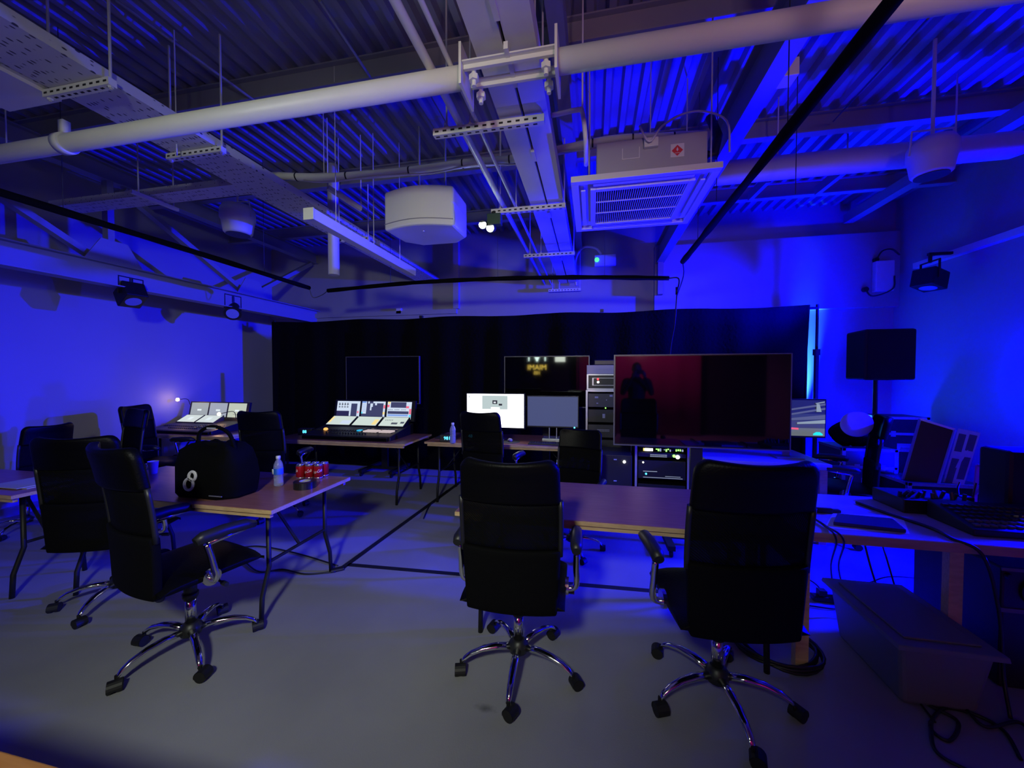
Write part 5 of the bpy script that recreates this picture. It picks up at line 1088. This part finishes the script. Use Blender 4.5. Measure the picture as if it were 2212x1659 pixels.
# ------------------------------------------------------------------ rear of the room (seen in the reflections)
def rc(u, v): return (-.55+3.2*u, YF+.22+.012*math.sin(u*40), .02+3.0*v)
t = Thing('red_curtain', (1.05, YF+.22, 0), 'dark red curtain behind the viewer, reflected in the large television', 'curtain')
t.part('cloth', MB().sheet(rc, 160, 2), mat('crimson_cloth', (.36, .015, .11), .85), True, solid=.006, smooth=True)
t.part('curtain_rail', MB().cyl((-.6, YF+.22, 3.03), (2.7, YF+.22, 3.03), .018, 8).box(-.6, YF, 3.01, -.56, YF+.24, 3.05).box(2.66, YF, 3.01, 2.70, YF+.24, 3.05), blackm, True)
# neon sign: image seen at pixel (1160,795) in the television at y=5.35
def mirror_at(px_, py_, ytv, Y): r = ray(px_, py_); k = (2*ytv-Y)/r.y; return Vector((r.x*k, Y, CAM_Z+r.z*k))
sg = mirror_at(1160, 794, 5.35, YF+.06)
t = Thing('neon_sign', (sg.x, YF+.06, sg.z), 'yellow neon wall sign below white tubes, reflected in the far television', 'neon sign')
t.part('back_board', MB().box(-.55, -.058, -.35, .55, -.02, 1.0), mat('sign_board', (.02, .02, .02), .6))
ye = emis('yellow_neon', (1, .72, .12), 9)
for txt, sz, dz in (('MIAMI', .26, 0), ('105', .17, -.20)):
    vv, ff = text_geo(txt, sz, .004, 0, 1.0); t.part('neon_letters', MB().add([(-a, .0, b+dz) for a, b, c_ in vv], ff), ye)
wt = emis('white_neon', (.75, 1, .9), 14)
for x_ in (-.30, .30): t.part('neon_tube', MB().cyl((x_, 0, .24), (x_, 0, .95), .02, 8), wt)
t.part('neon_fan', MB().add([(-.02, 0, .22), (.02, 0, .22), (.18, 0, .60), (-.18, 0, .60)], [(0,1,2,3)]), wt, solid=.01)

# photographer standing beside the viewpoint (visible only as a reflection)
def skin_obj(name, verts, edges, radii, m, parent, sub=2):
    me = bpy.data.meshes.new(name); me.from_pydata(verts, edges, []); me.materials.append(m)
    o = bpy.data.objects.new(name, me); C.objects.link(o); o.parent = parent
    sk = o.modifiers.new('skin', 'SKIN'); sk.use_smooth_shade = True
    for i, r_ in enumerate(radii):
        sv = me.skin_vertices[0].data[i] if me.skin_vertices else None
        if sv: sv.radius = (r_, r_) if not isinstance(r_, tuple) else r_
    q = o.modifiers.new('sub', 'SUBSURF'); q.levels = sub; q.render_levels = sub
    return o
t = Thing('person', (.80, -.15, 0), 'person in dark clothes holding up a phone, seen reflected in the television', 'person')
cl = mat('dark_clothing', (.015, .015, .018), .8); skn = mat('skin_tone', (.35, .2, .14), .55)
def ell(mb, c, r, n=16):
    return mb.sheet(lambda u, v: (c[0]+r[0]*math.cos(2*math.pi*u)*math.sin(math.pi*v), c[1]+r[1]*math.sin(2*math.pi*u)*math.sin(math.pi*v), c[2]-r[2]*math.cos(math.pi*v)), n, n//2+2)
body = MB()
body.T = None
def limb(mb, pts, rs): mb.tube(catmull(pts, 5), [rs[min(int(i/5), len(rs)-2)]+(rs[min(int(i/5)+1, len(rs)-1)]-rs[min(int(i/5), len(rs)-2)])*((i % 5)/5) if i < 5*(len(rs)-1) else rs[-1] for i in range(5*(len(pts)-1)+1)], 14)
limb(body, [(0,0,.86), (0,0,.98), (0,-.01,1.15), (0,0,1.32), (0,0,1.44), (0,0,1.50)], [.15, .155, .15, .175, .12, .06])
for s_ in (-1, 1):
    limb(body, [(s_*.08, 0, .92), (s_*.10, .01, .70), (s_*.11, .02, .48), (s_*.115, 0, .25), (s_*.12, -.02, .09)], [.10, .085, .062, .055, .042])
    limb(body, [(s_*.12, 0, 1.42), (s_*.20, .0, 1.40), (s_*.25, .06, 1.20), (s_*.19, .22, 1.33), (s_*.10, .32, 1.50)], [.06, .065, .048, .04, .028])
    limb(body, [(s_*.12, -.06, .05), (s_*.12, .04, .045), (s_*.125, .16, .035)], [.045, .045, .035])
bo = t.part('body', body, cl, smooth=True)
rm = bo.modifiers.new('remesh', 'REMESH'); rm.mode = 'VOXEL'; rm.voxel_size = .014; rm.use_smooth_shade = True
hd = MB(); ell(hd, (0, .01, 1.64), (.078, .095, .115), 22); hd.tube([(0,0,1.46), (0,.0,1.58)], .055, 12); hd.tube([(0, .095, 1.66), (0, .118, 1.625), (0, .10, 1.612)], [.010, .016, .012], 8)
for s_ in (-1, 1): ell(hd, (s_*.08, .0, 1.635), (.012, .02, .03), 8); ell(hd, (s_*.03, .093, 1.655), (.012, .008, .008), 8)
ell(hd, (0, .098, 1.585), (.025, .008, .007), 8)
t.part('head', hd, skn, smooth=True)
hr = MB(); ell(hr, (0, -.008, 1.665), (.086, .098, .105), 20); t.part('hair', hr, mat('dark_hair', (.01, .008, .006), .7), smooth=True)
for s_ in (-1, 1):
    hn = MB(); w0 = Vector((s_*.10, .32, 1.50)); pc_ = Vector((s_*.085, .345, 1.55))
    hn.tube([w0, pc_, pc_+Vector((-s_*.005, .005, .03))], [.026, .034, .028], 10)
    for k in range(4):
        b_ = pc_+Vector((s_*.012-.0, .0, .0+.018*k)); hn.tube([b_+Vector((0,0,-.01)), b_+Vector((-s_*.015, .035, -.005)), b_+Vector((-s_*(.045+.003*k), .040, 0))], .0085-.0006*k, 8)
    hn.tube([pc_+Vector((0, -.01, .01)), pc_+Vector((-s_*.025, -.015, .035)), pc_+Vector((-s_*.045, .0, .05))], .010, 8)
    t.part('hand', hn, skn, smooth=True)
single('phone', MB().rrect((.80, -.15+.378, 1.585), (1,0,0), (0,0,1), .15, .073, .01, .008), black, 'dark phone held up sideways by the person', 'phone')
